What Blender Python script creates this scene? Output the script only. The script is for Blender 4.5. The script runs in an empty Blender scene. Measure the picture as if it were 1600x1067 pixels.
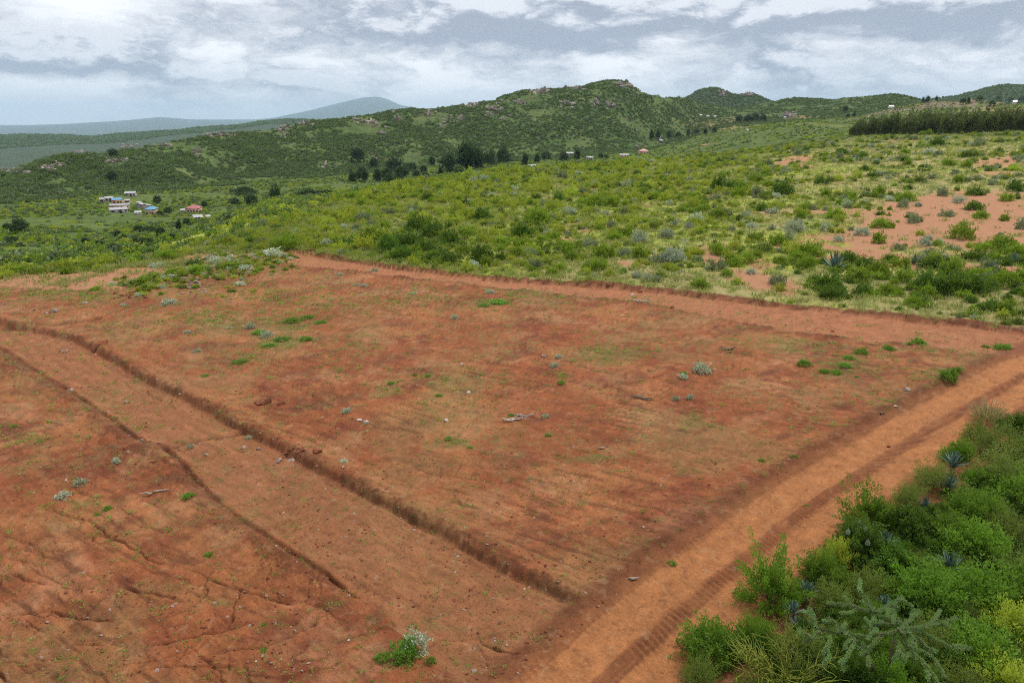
import bpy, math, random
import numpy as np
from mathutils import Vector, Matrix
R = math.radians
rng = np.random.default_rng(7)
random.seed(7)
sc = bpy.context.scene
C = sc.collection

# ------------------------------------------------------------------ camera
CAMZ = 15.0
PITCH = R(17.6)
cam_d = bpy.data.cameras.new('camera')
cam_d.lens = 24.0; cam_d.sensor_width = 36.0
cam_d.clip_start = 0.5; cam_d.clip_end = 120000.0
cam = bpy.data.objects.new('camera', cam_d); C.objects.link(cam)
cam.location = (0, 0, CAMZ)
cam.rotation_euler = (math.pi/2 - PITCH, 0, 0)
sc.camera = cam

# ------------------------------------------------------------------ exposure
sc.view_settings.view_transform = 'Standard'
sc.view_settings.look = 'None'
sc.view_settings.gamma = 1.0
sc.view_settings.exposure = 1.18
sc.view_settings.use_curve_mapping = False
sc.cycles.use_denoising = False
sc.cycles.filter_width = 1.0
sc.cycles.max_bounces = 6
sc.cycles.diffuse_bounces = 3
sc.cycles.transparent_max_bounces = 4
sc.cycles.volume_bounces = 0

# ------------------------------------------------------------------ sun
SUN_EL, SUN_AZ = R(56), R(38)        # azimuth measured from the view direction towards the right
sun_d = bpy.data.lights.new('sun', 'SUN')
sun_d.energy = 1.5; sun_d.angle = R(10); sun_d.color = (1.0, 0.95, 0.86)
sun = bpy.data.objects.new('sun', sun_d); C.objects.link(sun)
sdir = Vector((math.sin(SUN_AZ)*math.cos(SUN_EL), math.cos(SUN_AZ)*math.cos(SUN_EL), math.sin(SUN_EL)))
sun.rotation_euler = sdir.to_track_quat('Z', 'Y').to_euler()

# ------------------------------------------------------------------ node helper
class NT:
    def __init__(s, tree): s.t = tree; s.n = tree.nodes; s.l = tree.links
    def node(s, typ, ins=None, **kw):
        n = s.n.new(typ)
        for k, v in kw.items(): setattr(n, k, v)
        for k, v in (ins or {}).items():
            sock = n.inputs[k]
            if hasattr(v, 'is_output') or isinstance(v, bpy.types.NodeSocket): s.l.new(v, sock)
            else:
                if isinstance(v, tuple) and len(v) == 3 and sock.type == 'RGBA': v = (*v, 1)
                sock.default_value = v
        return n
    def math(s, op, a, b=0.0, clamp=False):
        return s.node('ShaderNodeMath', {0: a, 1: b}, operation=op, use_clamp=clamp).outputs[0]
    def vmath(s, op, a, b=(0, 0, 0)):
        n = s.node('ShaderNodeVectorMath', {0: a, 1: b}, operation=op)
        return n.outputs['Value'] if op in ('LENGTH', 'DOT_PRODUCT', 'DISTANCE') else n.outputs[0]
    def ramp(s, f, stops, interp='LINEAR'):
        n = s.node('ShaderNodeValToRGB', {0: f})
        cr = n.color_ramp; cr.interpolation = interp
        while len(cr.elements) < len(stops): cr.elements.new(0.5)
        for e, (p, c) in zip(cr.elements, stops):
            e.position = p; e.color = (*c, 1) if len(c) == 3 else c
        return n.outputs[0]
    def mix(s, f, a, b, blend='MIX'):
        n = s.node('ShaderNodeMix', data_type='RGBA', blend_type=blend)
        for i, v in ((0, f), (6, a), (7, b)):
            if isinstance(v, bpy.types.NodeSocket): s.l.new(v, n.inputs[i])
            else: n.inputs[i].default_value = (*v, 1) if isinstance(v, tuple) and len(v) == 3 else v
        return n.outputs[2]
    def smooth(s, f, a, b):
        n = s.node('ShaderNodeMapRange', {0: f, 1: a, 2: b, 3: 0.0, 4: 1.0}, interpolation_type='SMOOTHSTEP')
        return n.outputs[0]
    def noise(s, vec, scale, detail=4, rough=0.55, dist=0.0):
        return s.node('ShaderNodeTexNoise', {'Vector': vec, 'Scale': scale, 'Detail': detail, 'Roughness': rough, 'Distortion': dist}).outputs[0]

# ------------------------------------------------------------------ world: nishita sky behind a broken overcast
def pix_dir(u, v):
    a = (u-800)/1067.0; b = (533.5-v)/1067.0
    cp, sp = math.cos(PITCH), math.sin(PITCH)
    d = np.array([a, cp + b*sp, b*cp - sp])
    return d/np.linalg.norm(d)

world = bpy.data.worlds.new('World'); sc.world = world
world.use_nodes = True
wt = NT(world.node_tree); wt.n.clear()
tc = wt.node('ShaderNodeTexCoord').outputs['Generated']
sky = wt.node('ShaderNodeTexSky', sky_type='NISHITA', sun_disc=False, sun_elevation=SUN_EL, sun_rotation=SUN_AZ, air_density=1.0, dust_density=1.5)
sep = wt.node('ShaderNodeSeparateXYZ', {0: tc})
el = sep.outputs[2]
BLOBS = [(860, 40, 0.22, 0.040, 0.20), (1400, 10, 0.26, 0.045, 0.24), (110, 80, 0.18, 0.026, 0.19), (560, 30, 0.14, 0.035, 0.10), (330, 92, 0.08, 0.018, -0.09), (60, 128, 0.13, 0.016, -0.07), (1060, 80, 0.05, 0.022, -0.09), (300, 15, 0.15, 0.022, 0.07), (1270, 62, 0.08, 0.020, -0.08), (700, 85, 0.06, 0.018, -0.08), (1190, 100, 0.07, 0.012, 0.10), (450, 125, 0.12, 0.010, 0.08), (30, 25, 0.10, 0.02, 0.05), (1500, 90, 0.16, 0.02, -0.03)]
def cloud_density(v):
    wn = wt.node('ShaderNodeTexNoise', {'Vector': wt.vmath('MULTIPLY', v, (1, 1, 2.4)), 'Scale': 6.0, 'Detail': 6, 'Roughness': 0.6}).outputs['Color']
    dw = wt.vmath('ADD', v, wt.vmath('MULTIPLY', wt.vmath('SUBTRACT', wn, (0.5, 0.5, 0.5)), (0.17, 0.17, 0.055)))
    c = wt.vmath('MULTIPLY', dw, (1, 1, 2.9))
    d = wt.math('ADD', wt.math('MULTIPLY', wt.noise(c, 3.4, 8, 0.58, 0.25), 0.58), wt.math('MULTIPLY', wt.noise(wt.vmath('ADD', c, (3.1, 1.7, 0.4)), 8.5, 8, 0.6, 0.15), 0.46))
    for u, vv_, su, sv, amp in BLOBS:
        df = wt.vmath('MULTIPLY', wt.vmath('SUBTRACT', dw, tuple(pix_dir(u, vv_))), (1.0/su, 1.0/su, 1.0/sv))
        q = wt.math('MULTIPLY', wt.vmath('DOT_PRODUCT', df, df), -1.0)
        d = wt.math('ADD', d, wt.math('MULTIPLY', wt.math('POWER', 2.71828, q), amp))
    return d
dens = cloud_density(tc)
above = cloud_density(wt.vmath('ADD', tc, (0.0, 0.0, 0.02)))
edge = wt.smooth(wt.math('SUBTRACT', dens, above), -0.01, 0.10)
K = 10.0
lo = tuple(K*x for x in (0.185, 0.205, 0.25)); mid = tuple(K*x for x in (0.36, 0.37, 0.40)); hi = tuple(K*x for x in (0.53, 0.535, 0.555)); lit = tuple(K*x for x in (0.68, 0.68, 0.69))
cf = wt.smooth(dens, 0.43, 0.69)
c1 = wt.mix(wt.smooth(cf, 0.0, 0.5), hi, mid)
ccol = wt.mix(wt.smooth(cf, 0.35, 0.95), c1, lo)
ccol = wt.mix(wt.math('MULTIPLY', wt.math('MULTIPLY', edge, wt.smooth(dens, 0.44, 0.56)), 0.45), ccol, lit)
# thin places let blue through
cover = wt.smooth(dens, 0.26, 0.38)
skyc = wt.mix(cover, sky.outputs[0], ccol)
# distant low cloud towards the horizon is paler and smoother
hz = wt.smooth(el, 0.06, 0.0)
skyc = wt.mix(wt.math('MULTIPLY', hz, 0.6), skyc, tuple(K*x for x in (0.47, 0.49, 0.52)))
bg = wt.node('ShaderNodeBackground', {'Color': skyc, 'Strength': 0.1})
wo = wt.node('ShaderNodeOutputWorld', {'Surface': bg.outputs[0]})

# ------------------------------------------------------------------ numpy noise
_GA = np.random.default_rng(99).uniform(0, 2*math.pi, (512, 512)).astype(np.float32)
_GT = np.stack([np.cos(_GA), np.sin(_GA)], -1).reshape(-1, 2).copy()
def perlin(x, y, seed=0):
    x = np.asarray(x, np.float32); y = np.asarray(y, np.float32)
    fx, fy = np.floor(x), np.floor(y)
    xi = (fx.astype(np.int32)+seed*73) & 511; yi = (fy.astype(np.int32)+seed*151) & 511
    xf = x-fx; yf = y-fy; x1 = (xi+1) & 511; y0 = yi*512; y1 = ((yi+1) & 511)*512
    u = xf*xf*xf*(xf*(xf*6-15)+10); v = yf*yf*yf*(yf*(yf*6-15)+10)
    def g(i, px, py):
        q = _GT[i]; return q[..., 0]*px+q[..., 1]*py
    a = g(y0+xi, xf, yf); b = g(y0+x1, xf-1, yf); c = g(y1+xi, xf, yf-1); d = g(y1+x1, xf-1, yf-1)
    return (a+(b-a)*u)*(1-v) + (c+(d-c)*u)*v
def fbm(x, y, wl, octv=4, seed=0, gain=0.5):
    s = np.zeros_like(x, dtype=float); a = 1.0; f = 1.0/wl
    for i in range(octv):
        s += a*perlin(x*f+17.3*i, y*f-9.1*i, seed+i*13); a *= gain; f *= 2.03
    return s*1.4
def sstep(a, b, x):
    t = np.clip((x-a)/(b-a), 0, 1); return t*t*(3-2*t)
def lerp(a, b, t): return a+(b-a)*t
def mixc(c, col, t): return c*(1-t[:, None]) + np.array(col)[None, :]*t[:, None]

# ------------------------------------------------------------------ terrain layers
CP, SP = math.cos(PITCH), math.sin(PITCH)
def ray(u, v):
    a = (np.asarray(u, float)-800)/1067.0; b = (533.5-np.asarray(v, float))/1067.0
    fx, fy, fz = a, CP+b*SP, b*CP-SP
    h = np.hypot(fx, fy)
    return np.arctan2(fx, fy), fz/h
def P(u, v, z=0.0):
    az, t = ray(u, v); r = (z-CAMZ)/t
    return np.array([r*math.sin(az), r*math.cos(az)])

def L(pts, sig=0.5):
    """each point: (u, v, d) seen at that distance; (u, v) on the plot's plane; (u, None, d, z) hidden"""
    az, d, z = [], [], []
    for p in pts:
        if len(p) == 2:
            a, t = ray(*p); r = -CAMZ/t; az.append(a); d.append(r); z.append(0.0)
        elif p[1] is None:
            a, t = ray(p[0], 240); az.append(a); d.append(p[2]); z.append(p[3])
        else:
            a, t = ray(p[0], p[1]); az.append(a); d.append(p[2]); z.append(CAMZ+t*p[2])
    g = np.linspace(-math.pi, math.pi, 7201)
    o = np.argsort(az); az = np.array(az)[o]
    D = np.interp(g, az, np.log(np.array(d)[o])); Z = np.interp(g, az, np.array(z)[o])
    k = int(sig/0.05*3); w = np.exp(-0.5*(np.arange(-k, k+1)*0.05/sig)**2); w /= w.sum()
    D = np.convolve(np.pad(D, k, 'edge'), w, 'valid'); Z = np.convolve(np.pad(Z, k, 'edge'), w, 'valid')
    return g, D, Z
LAY = [
 L([(800, None, 5, 0)]),
 L([(-300, None, 46, 0), (0, None, 52, 0), (300, None, 70, 0), (600, None, 100, 0), (900, None, 130, 0), (1600, None, 130, 1.0)]),
 # edge of the near rise
 L([(-300, 452), (0, 432), (200, 414), (320, 386), (420, 352), (540, 312), (650, 287), (780, 268), (900, 259), (1050, 250, 330), (1200, 233, 400), (1330, 213, 430), (1450, 209, 430), (1600, 205, 430), (1900, 200, 430)], 0.7),
 L([(-300, 410, 180), (0, 395, 200), (200, 372, 260), (320, 352, 300), (420, None, 300, -14), (540, None, 300, -14), (780, None, 400, -15), (1050, None, 500, -12), (1200, None, 560, 0), (1330, 203, 570), (1450, 193, 570), (1600, 187, 570)], 0.8),
 L([(-300, 378, 310), (0, 358, 330), (200, 333, 430), (400, 318, 480), (540, 297, 480), (650, 280, 500), (780, 262, 540), (900, 254, 620), (1050, 240, 720), (1130, 222, 740), (1200, 202, 750), (1260, 191, 760), (1320, 195, 760), (1400, 184, 760), (1450, 178, 760), (1500, 176, 760), (1600, 175, 760)], 0.5),
 # foot of the ridge
 L([(-300, 335, 450), (0, 318, 490), (200, 300, 560), (400, 284, 640), (600, 266, 700), (800, 253, 760), (1000, 238, 860), (1060, 222, 1000), (1130, 198, 1120), (1200, 193, 1080), (1300, 187, 1080), (1400, 179, 1050), (1500, 173, 1000), (1600, 169, 1000)], 0.6),
 L([(-300, 314, 520), (0, 293, 545), (200, 262, 640), (400, 236, 740), (600, 216, 825), (800, 193, 920), (980, 178, 1000), (1050, 184, 1140), (1100, 176, 1300), (1200, 173, 1300), (1300, 171, 1250), (1400, 166, 1250), (1480, 168, 1200), (1600, 166, 1200)], 0.6),
 # crest
 L([(-300, 302, 570), (-100, 287, 580), (0, 273, 600), (100, 251, 650), (200, 232, 720), (330, 211, 800), (480, 191, 880), (600, 178, 950), (720, 161, 1020), (820, 143, 1080), (900, 133, 1120), (940, 127, 1140), (970, 126, 1150), (985, 129, 1150), (1003, 141, 1160), (1020, 149, 1180), (1050, 153, 1250), (1080, 158, 1350), (1150, 170, 1450), (1190, 163, 1500), (1250, 155, 1500), (1300, 156, 1500), (1400, 150, 1460), (1430, 157, 1450), (1480, 166, 1420), (1600, 164, 1400)], 0.14),
 L([(-300, None, 1500, -90), (0, None, 1500, -85), (430, None, 1500, -50), (980, None, 1650, 10), (1080, None, 1750, 20), (1200, None, 1900, 25), (1600, None, 1800, 30)], 0.8),
 L([(-300, 250, 3300), (0, 245, 3500), (200, 230, 3800), (430, 198, 4500), (600, 190, 4500), (900, 190, 3000), (1040, 165, 2200), (1075, 154, 2100), (1090, 145, 2100), (1105, 141, 2100), (1120, 140, 2100), (1135, 146, 2100), (1150, 150, 2100), (1172, 147, 2100), (1185, 151, 2100), (1200, 159, 2100), (1250, 165, 2100), (1350, 165, 2100), (1430, 161, 2400), (1490, 154, 2500), (1520, 144, 2500), (1545, 137, 2500), (1572, 133, 2500), (1600, 135, 2500), (1700, 142, 2600), (1900, 155, 2600)], 0.16),
 # far plateau
 L([(-300, 218, 5500), (0, 213, 5500), (60, 211, 5500), (150, 213, 5500), (250, 206, 5500), (330, 199, 5500), (400, 191, 5500), (430, 188, 5500), (500, 190, 5500), (700, None, 5500, 0), (1600, None, 5500, 0)], 0.3),
 L([(0, None, 9500, -230), (600, None, 9500, -230), (1600, None, 9500, -100)], 1.0),
 L([(0, None, 20000, -240), (1600, None, 20000, -120)], 1.0),
 L([(-300, 199, 36000), (0, 197, 36000), (100, 194, 36000), (200, 188, 36000), (250, 183, 36000), (300, 187, 36000), (400, 187, 36000), (430, 184, 36000), (480, 174, 36000), (530, 162, 36000), (565, 154, 36000), (590, 152, 36000), (605, 156, 36000), (625, 165, 36000), (660, 171, 36000), (800, 172, 36000), (1100, 165, 36000), (1300, 158, 36000), (1400, 153, 36000), (1500, 158, 36000), (1700, 165, 36000)], 0.22),
 L([(800, None, 43000, 0)]),
]
NL = len(LAY)
def layer_at(k, az):
    g, D, Z = LAY[k]
    return np.interp(az, g, D), np.interp(az, g, Z)
def base_z(az, r):
    az = np.asarray(az, float).ravel(); r = np.asarray(r, float).ravel()
    X = np.empty((NL, az.size)); Y = np.empty((NL, az.size))
    for k in range(NL): X[k], Y[k] = layer_at(k, az)
    q = np.clip(np.log(np.maximum(r, 1e-3)), X[0], X[-1])
    h = np.diff(X, axis=0); h = np.maximum(h, 1e-4); s = np.diff(Y, axis=0)/h
    m = np.zeros_like(X)
    w1 = 2*h[1:]+h[:-1]; w2 = h[1:]+2*h[:-1]
    ok = s[1:]*s[:-1] > 0
    with np.errstate(divide='ignore', invalid='ignore'):
        mm = (w1+w2)/(w1/s[:-1]+w2/s[1:])
    m[1:-1] = np.where(ok, mm, 0)
    i = np.clip((q[None] >= X).sum(0)-1, 0, NL-2); j = np.arange(az.size)
    hh = h[i, j]; t = (q-X[i, j])/hh
    y0, y1, m0, m1 = Y[i, j], Y[i+1, j], m[i, j]*hh, m[i+1, j]*hh
    t2 = t*t; t3 = t2*t
    return y0*(2*t3-3*t2+1)+m0*(t3-2*t2+t)+y1*(-2*t3+3*t2)+m1*(t3-t2), i+t

# ------------------------------------------------------------------ plot features (world polylines)
def PL(pts): return np.array([P(u, v) for u, v in pts])
def resample(pl, step):
    d = np.r_[0, np.cumsum(np.hypot(*np.diff(pl, axis=0).T))]
    n = max(2, int(d[-1]/step)); t = np.linspace(0, d[-1], n)
    return np.c_[np.interp(t, d, pl[:, 0]), np.interp(t, d, pl[:, 1])]
def near_line(x, y, pl, reach):
    """index of the points within reach, distance to the line signed (+ right of travel), arc length, total length"""
    lo_, hi_ = pl.min(0)-reach, pl.max(0)+reach
    idx = np.nonzero((x > lo_[0]) & (x < hi_[0]) & (y > lo_[1]) & (y < hi_[1]))[0]
    px, py = x[idx], y[idx]
    best = np.full(idx.size, 1e9); sg = np.zeros(idx.size); al = np.zeros(idx.size); acc = 0.0
    for a, b in zip(pl[:-1], pl[1:]):
        e = b-a; ln = math.hypot(*e)
        if ln < 1e-6: continue
        t = np.clip(((px-a[0])*e[0]+(py-a[1])*e[1])/ln**2, 0, 1)
        dx = px-(a[0]+t*e[0]); dy = py-(a[1]+t*e[1]); d = np.hypot(dx, dy)
        k = d < best
        best[k] = d[k]; sg[k] = np.sign(dx*e[1]-dy*e[0])[k]; al[k] = acc+t[k]*ln
        acc += ln
    m = best < reach
    return idx[m], (best*sg)[m], al[m], acc
ROAD = PL([(560, 1500), (760, 1240), (938, 1067), (1082, 935), (1262, 793), (1450, 678), (1600, 592), (1760, 520), (1900, 470)])
DITCH_R = PL([(-200, 452), (-60, 490), (0, 503), (40, 512), (115, 530), (160, 552), (230, 592), (330, 642), (385, 674), (440, 700), (520, 740), (620, 794), (700, 838), (800, 890), (850, 914), (915, 940)])
DITCH_L = PL([(-150, 470), (0, 543), (40, 568), (75, 590), (108, 608), (160, 645), (205, 680), (225, 692), (255, 700), (280, 722), (320, 765), (370, 805), (410, 830), (450, 860), (500, 890), (535, 918), (575, 950), (600, 970)])
CROSS = PL([(255, 702), (290, 690), (330, 681), (370, 676), (395, 672)])
BRANCH = PL([(10, 508), (60, 506), (110, 503), (150, 498)])
LANE_U = PL([(455, 392), (500, 398), (600, 413), (700, 427), (800, 438), (900, 443), (1000, 453), (1100, 466), (1200, 478), (1300, 491), (1400, 505), (1500, 516), (1600, 527), (1750, 545)])
LANE_D = PL([(440, 412), (560, 424), (650, 436), (760, 449), (860, 460), (960, 470), (1040, 482), (1090, 492), (1190, 515), (1300, 532), (1400, 545), (1520, 560)])
CRACKS = [
 ([(0, 962), (38, 952), (86, 950), (100, 962), (144, 968), (164, 976), (186, 972)], 1.3), ([(38, 960), (52, 976), (72, 994)], 1.0), ([(106, 1004), (112, 1018), (136, 1026), (172, 1010)], 1.1),
 ([(0, 894), (20, 896), (44, 912), (84, 914)], 1.1), ([(84, 920), (132, 926), (160, 916)], 0.9), ([(176, 916), (192, 927), (224, 928), (256, 924), (280, 940)], 1.2),
 ([(76, 792), (120, 808), (176, 836), (216, 864), (264, 880)], 1.1), ([(312, 904), (360, 916), (400, 932), (472, 948)], 1.1), ([(216, 1020), (280, 1004), (344, 988), (416, 972)], 1.2),
 ([(0, 834), (24, 836), (60, 856), (108, 864)], 0.9), ([(0, 868), (24, 866), (52, 880)], 0.8), ([(-30, 1040), (0, 1056), (14, 1072)], 1.2),
 ([(640, 726), (680, 740), (724, 748), (756, 748), (788, 756)], 1.0), ([(664, 756), (708, 764), (752, 778)], 1.0), ([(740, 988), (780, 1002), (828, 1020)], 1.2), ([(500, 884), (528, 900), (544, 920), (572, 934)], 1.4),
 ([(860, 750), (904, 754)], 0.7), ([(922, 613), (972, 603), (1006, 601)], 1.3), ([(1006, 593), (1060, 592)], 1.0), ([(560, 735), (600, 742), (616, 745)], 0.9),
 ([(1190, 610), (1240, 640), (1290, 652), (1330, 660)], 0.8), ([(1130, 575), (1180, 570), (1250, 578)], 0.8), ([(190, 590), (215, 610), (235, 630), (260, 628)], 0.9), ([(215, 600), (270, 632), (275, 640)], 1.2),
 ([(60, 545), (95, 552), (110, 560)], 1.1), ([(430, 820), (470, 800), (500, 790)], 0.9), ([(820, 560), (880, 560), (950, 545), (1010, 540)], 0.9), ([(900, 640), (950, 632), (1040, 640)], 0.7),
 ([(420, 580), (450, 600), (500, 625)], 0.8), ([(960, 470), (1010, 478), (1050, 486)], 1.0), ([(180, 1067), (240, 1050), (320, 1040), (390, 1050)], 0.8),
]
for i in range(0): CRACKS.append(([(532+4*i, 898+5*i), (560+4*i, 890+6*i), (600+3*i, 886+7*i), (628, 880+8.5*i)], 0.75))
_cg = np.random.default_rng(5)
for i in range(6):
    a_, b_ = 534+4*i, 898+6*i+_cg.uniform(-2, 2); L_ = _cg.uniform(35, 95)
    CRACKS.append(([(a_, b_), (a_+L_*.35, b_-3+_cg.uniform(-3, 3)), (a_+L_*.7, b_-6+_cg.uniform(-4, 4)), (a_+L_, b_-8+_cg.uniform(-4, 5))], _cg.uniform(.4, .75)))
for i in range(5):
    a_, b_ = 440+9*i, 815+10*i; L_ = _cg.uniform(25, 60)
    CRACKS.append(([(a_, b_), (a_+L_*.5, b_-6+_cg.uniform(-3, 3)), (a_+L_, b_-10+_cg.uniform(-4, 4))], _cg.uniform(.4, .7)))
CRACKS = [(resample(PL(p), 0.9), w) for p, w in CRACKS]
for pl, w in list(CRACKS):
    for b_ in range(int(_cg.integers(1, 4))):
        k_ = int(_cg.integers(0, len(pl)-1)); e_ = pl[k_+1]-pl[k_]; an = math.atan2(e_[1], e_[0])+_cg.choice([-1, 1])*_cg.uniform(.5, 1.25); q_ = [pl[k_]]
        for st_ in range(int(_cg.integers(3, 7))):
            an += _cg.normal()*0.35; q_.append(q_[-1]+np.array([math.cos(an), math.sin(an)])*_cg.uniform(.25, .55))
        CRACKS.append((np.array(q_), w*_cg.uniform(.35, .65)))
for b_ in range(46):
    u_, v_ = _cg.uniform(-20, 640), _cg.uniform(770, 1080)
    if b_ > 30: u_, v_ = _cg.uniform(560, 1100), _cg.uniform(590, 960)
    q_ = [P(u_, v_)]; an = _cg.normal()*0.5-0.35
    for st_ in range(int(_cg.integers(3, 9))):
        an += _cg.normal()*0.4; q_.append(q_[-1]+np.array([math.cos(an), math.sin(an)])*_cg.uniform(.3, .6))
    CRACKS.append((np.array(q_), _cg.uniform(.3, .7)))
# patches of short green growth on the plot: u, v, half width, half height in the photograph, strength
GREEN = [(770, 474, 26, 5, 1.), (950, 555, 60, 18, .75), (455, 505, 45, 14, .7), (440, 535, 40, 14, .75), (395, 555, 40, 12, .5), (700, 690, 40, 8, .7), (920, 716, 35, 5, .9), (1330, 575, 60, 16, .6), (1240, 545, 80, 14, .4),
 (1480, 600, 50, 14, .8), (605, 610, 26, 12, .6), (560, 540, 30, 10, .45), (300, 415, 120, 22, .9), (100, 460, 130, 16, .45), (330, 500, 90, 20, .45), (420, 470, 120, 24, .35), (560, 400, 60, 6, .5), (830, 458, 60, 8, .5),
 (1010, 470, 90, 10, .35), (1190, 790, 60, 26, .7), (1240, 740, 60, 24, .35), (1080, 660, 22, 18, .6), (880, 590, 20, 10, .5), (1050, 870, 30, 14, .4), (845, 1000, 24, 14, .6), (1300, 690, 80, 30, .3), (40, 690, 60, 14, .45),
 (130, 790, 60, 14, .35), (520, 948, 24, 8, .5), (350, 945, 26, 8, .45), (1410, 640, 40, 18, .5), (720, 600, 120, 30, .3), (640, 470, 180, 20, .3), (530, 575, 60, 20, .3), (1440, 555, 80, 8, .4), (200, 660, 60, 20, .2), (190, 440, 70, 12, .5)]
GREEN_W = []
for u, v, a, b, s in GREEN:
    p = P(u, v); pu = P(u+a, v)-p; pv = P(u, v-b)-p
    GREEN_W.append((p, np.linalg.inv(np.c_[pu, pv]), s))
BARE_FIELD = [(1500, 345, 170, 34, 1.0), (1400, 375, 120, 22, .9), (1240, 268, 40, 5, .8), (1120, 400, 40, 25, .6), (1040, 300, 90, 10, .3), (1180, 420, 40, 18, .6), (1560, 280, 60, 8, .6), (110, 438, 190, 13, 1.4), (300, 405, 60, 8, 0.9), (960, 290, 60, 8, .35)]
BARE_W = []
for u, v, a, b, s in BARE_FIELD:
    p = P(u, v); pu = P(u+a, v)-p; pv = P(u, v-b)-p
    BARE_W.append((p, np.linalg.inv(np.c_[pu, pv]), s))
def patches(x, y, W):
    m = np.zeros_like(x)
    for p, A, s in W:
        dx, dy = x-p[0], y-p[1]
        k = np.abs(dx)+np.abs(dy) < 90
        q = (A[0, 0]*dx[k]+A[0, 1]*dy[k])**2+(A[1, 0]*dx[k]+A[1, 1]*dy[k])**2
        m[k] = np.maximum(m[k], s*np.exp(-q*0.9))
    return m
THICK_W, CLEAR_W = [], []
for W_, lst_ in ((THICK_W, [(1440, 455, 190, 32, 1.), (1560, 480, 120, 22, 1.), (1300, 428, 70, 22, .9), (1580, 430, 80, 40, .9), (660, 392, 110, 18, .8), (870, 385, 70, 16, .6)]), (CLEAR_W, [(110, 441, 150, 10, 1.), (235, 426, 60, 8, 1.), (10, 447, 60, 8, 1.)])):
    for u, v, a, b, s in lst_:
        p = P(u, v); pu = P(u+a, v)-p; pv = P(u, v-b)-p; W_.append((p, np.linalg.inv(np.c_[pu, pv]), s))
PLOT = np.array([P(-300, 455), P(-60, 440), P(60, 452), P(190, 452), P(330, 400), P(460, 390), *LANE_U[1:-1], P(1700, 537), P(1900, 530), P(2300, 700), P(1900, 1500), P(-1400, 1500), P(-1200, 560)])
def inside(x, y, poly):
    r = np.zeros(x.shape, bool); n = len(poly)
    for i in range(n):
        a, b = poly[i], poly[i-1]
        c = ((a[1] > y) != (b[1] > y))
        xx = (b[0]-a[0])*(y-a[1])/((b[1]-a[1]) if b[1] != a[1] else 1e-9)+a[0]
        r ^= c & (x < xx)
    return r

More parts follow.
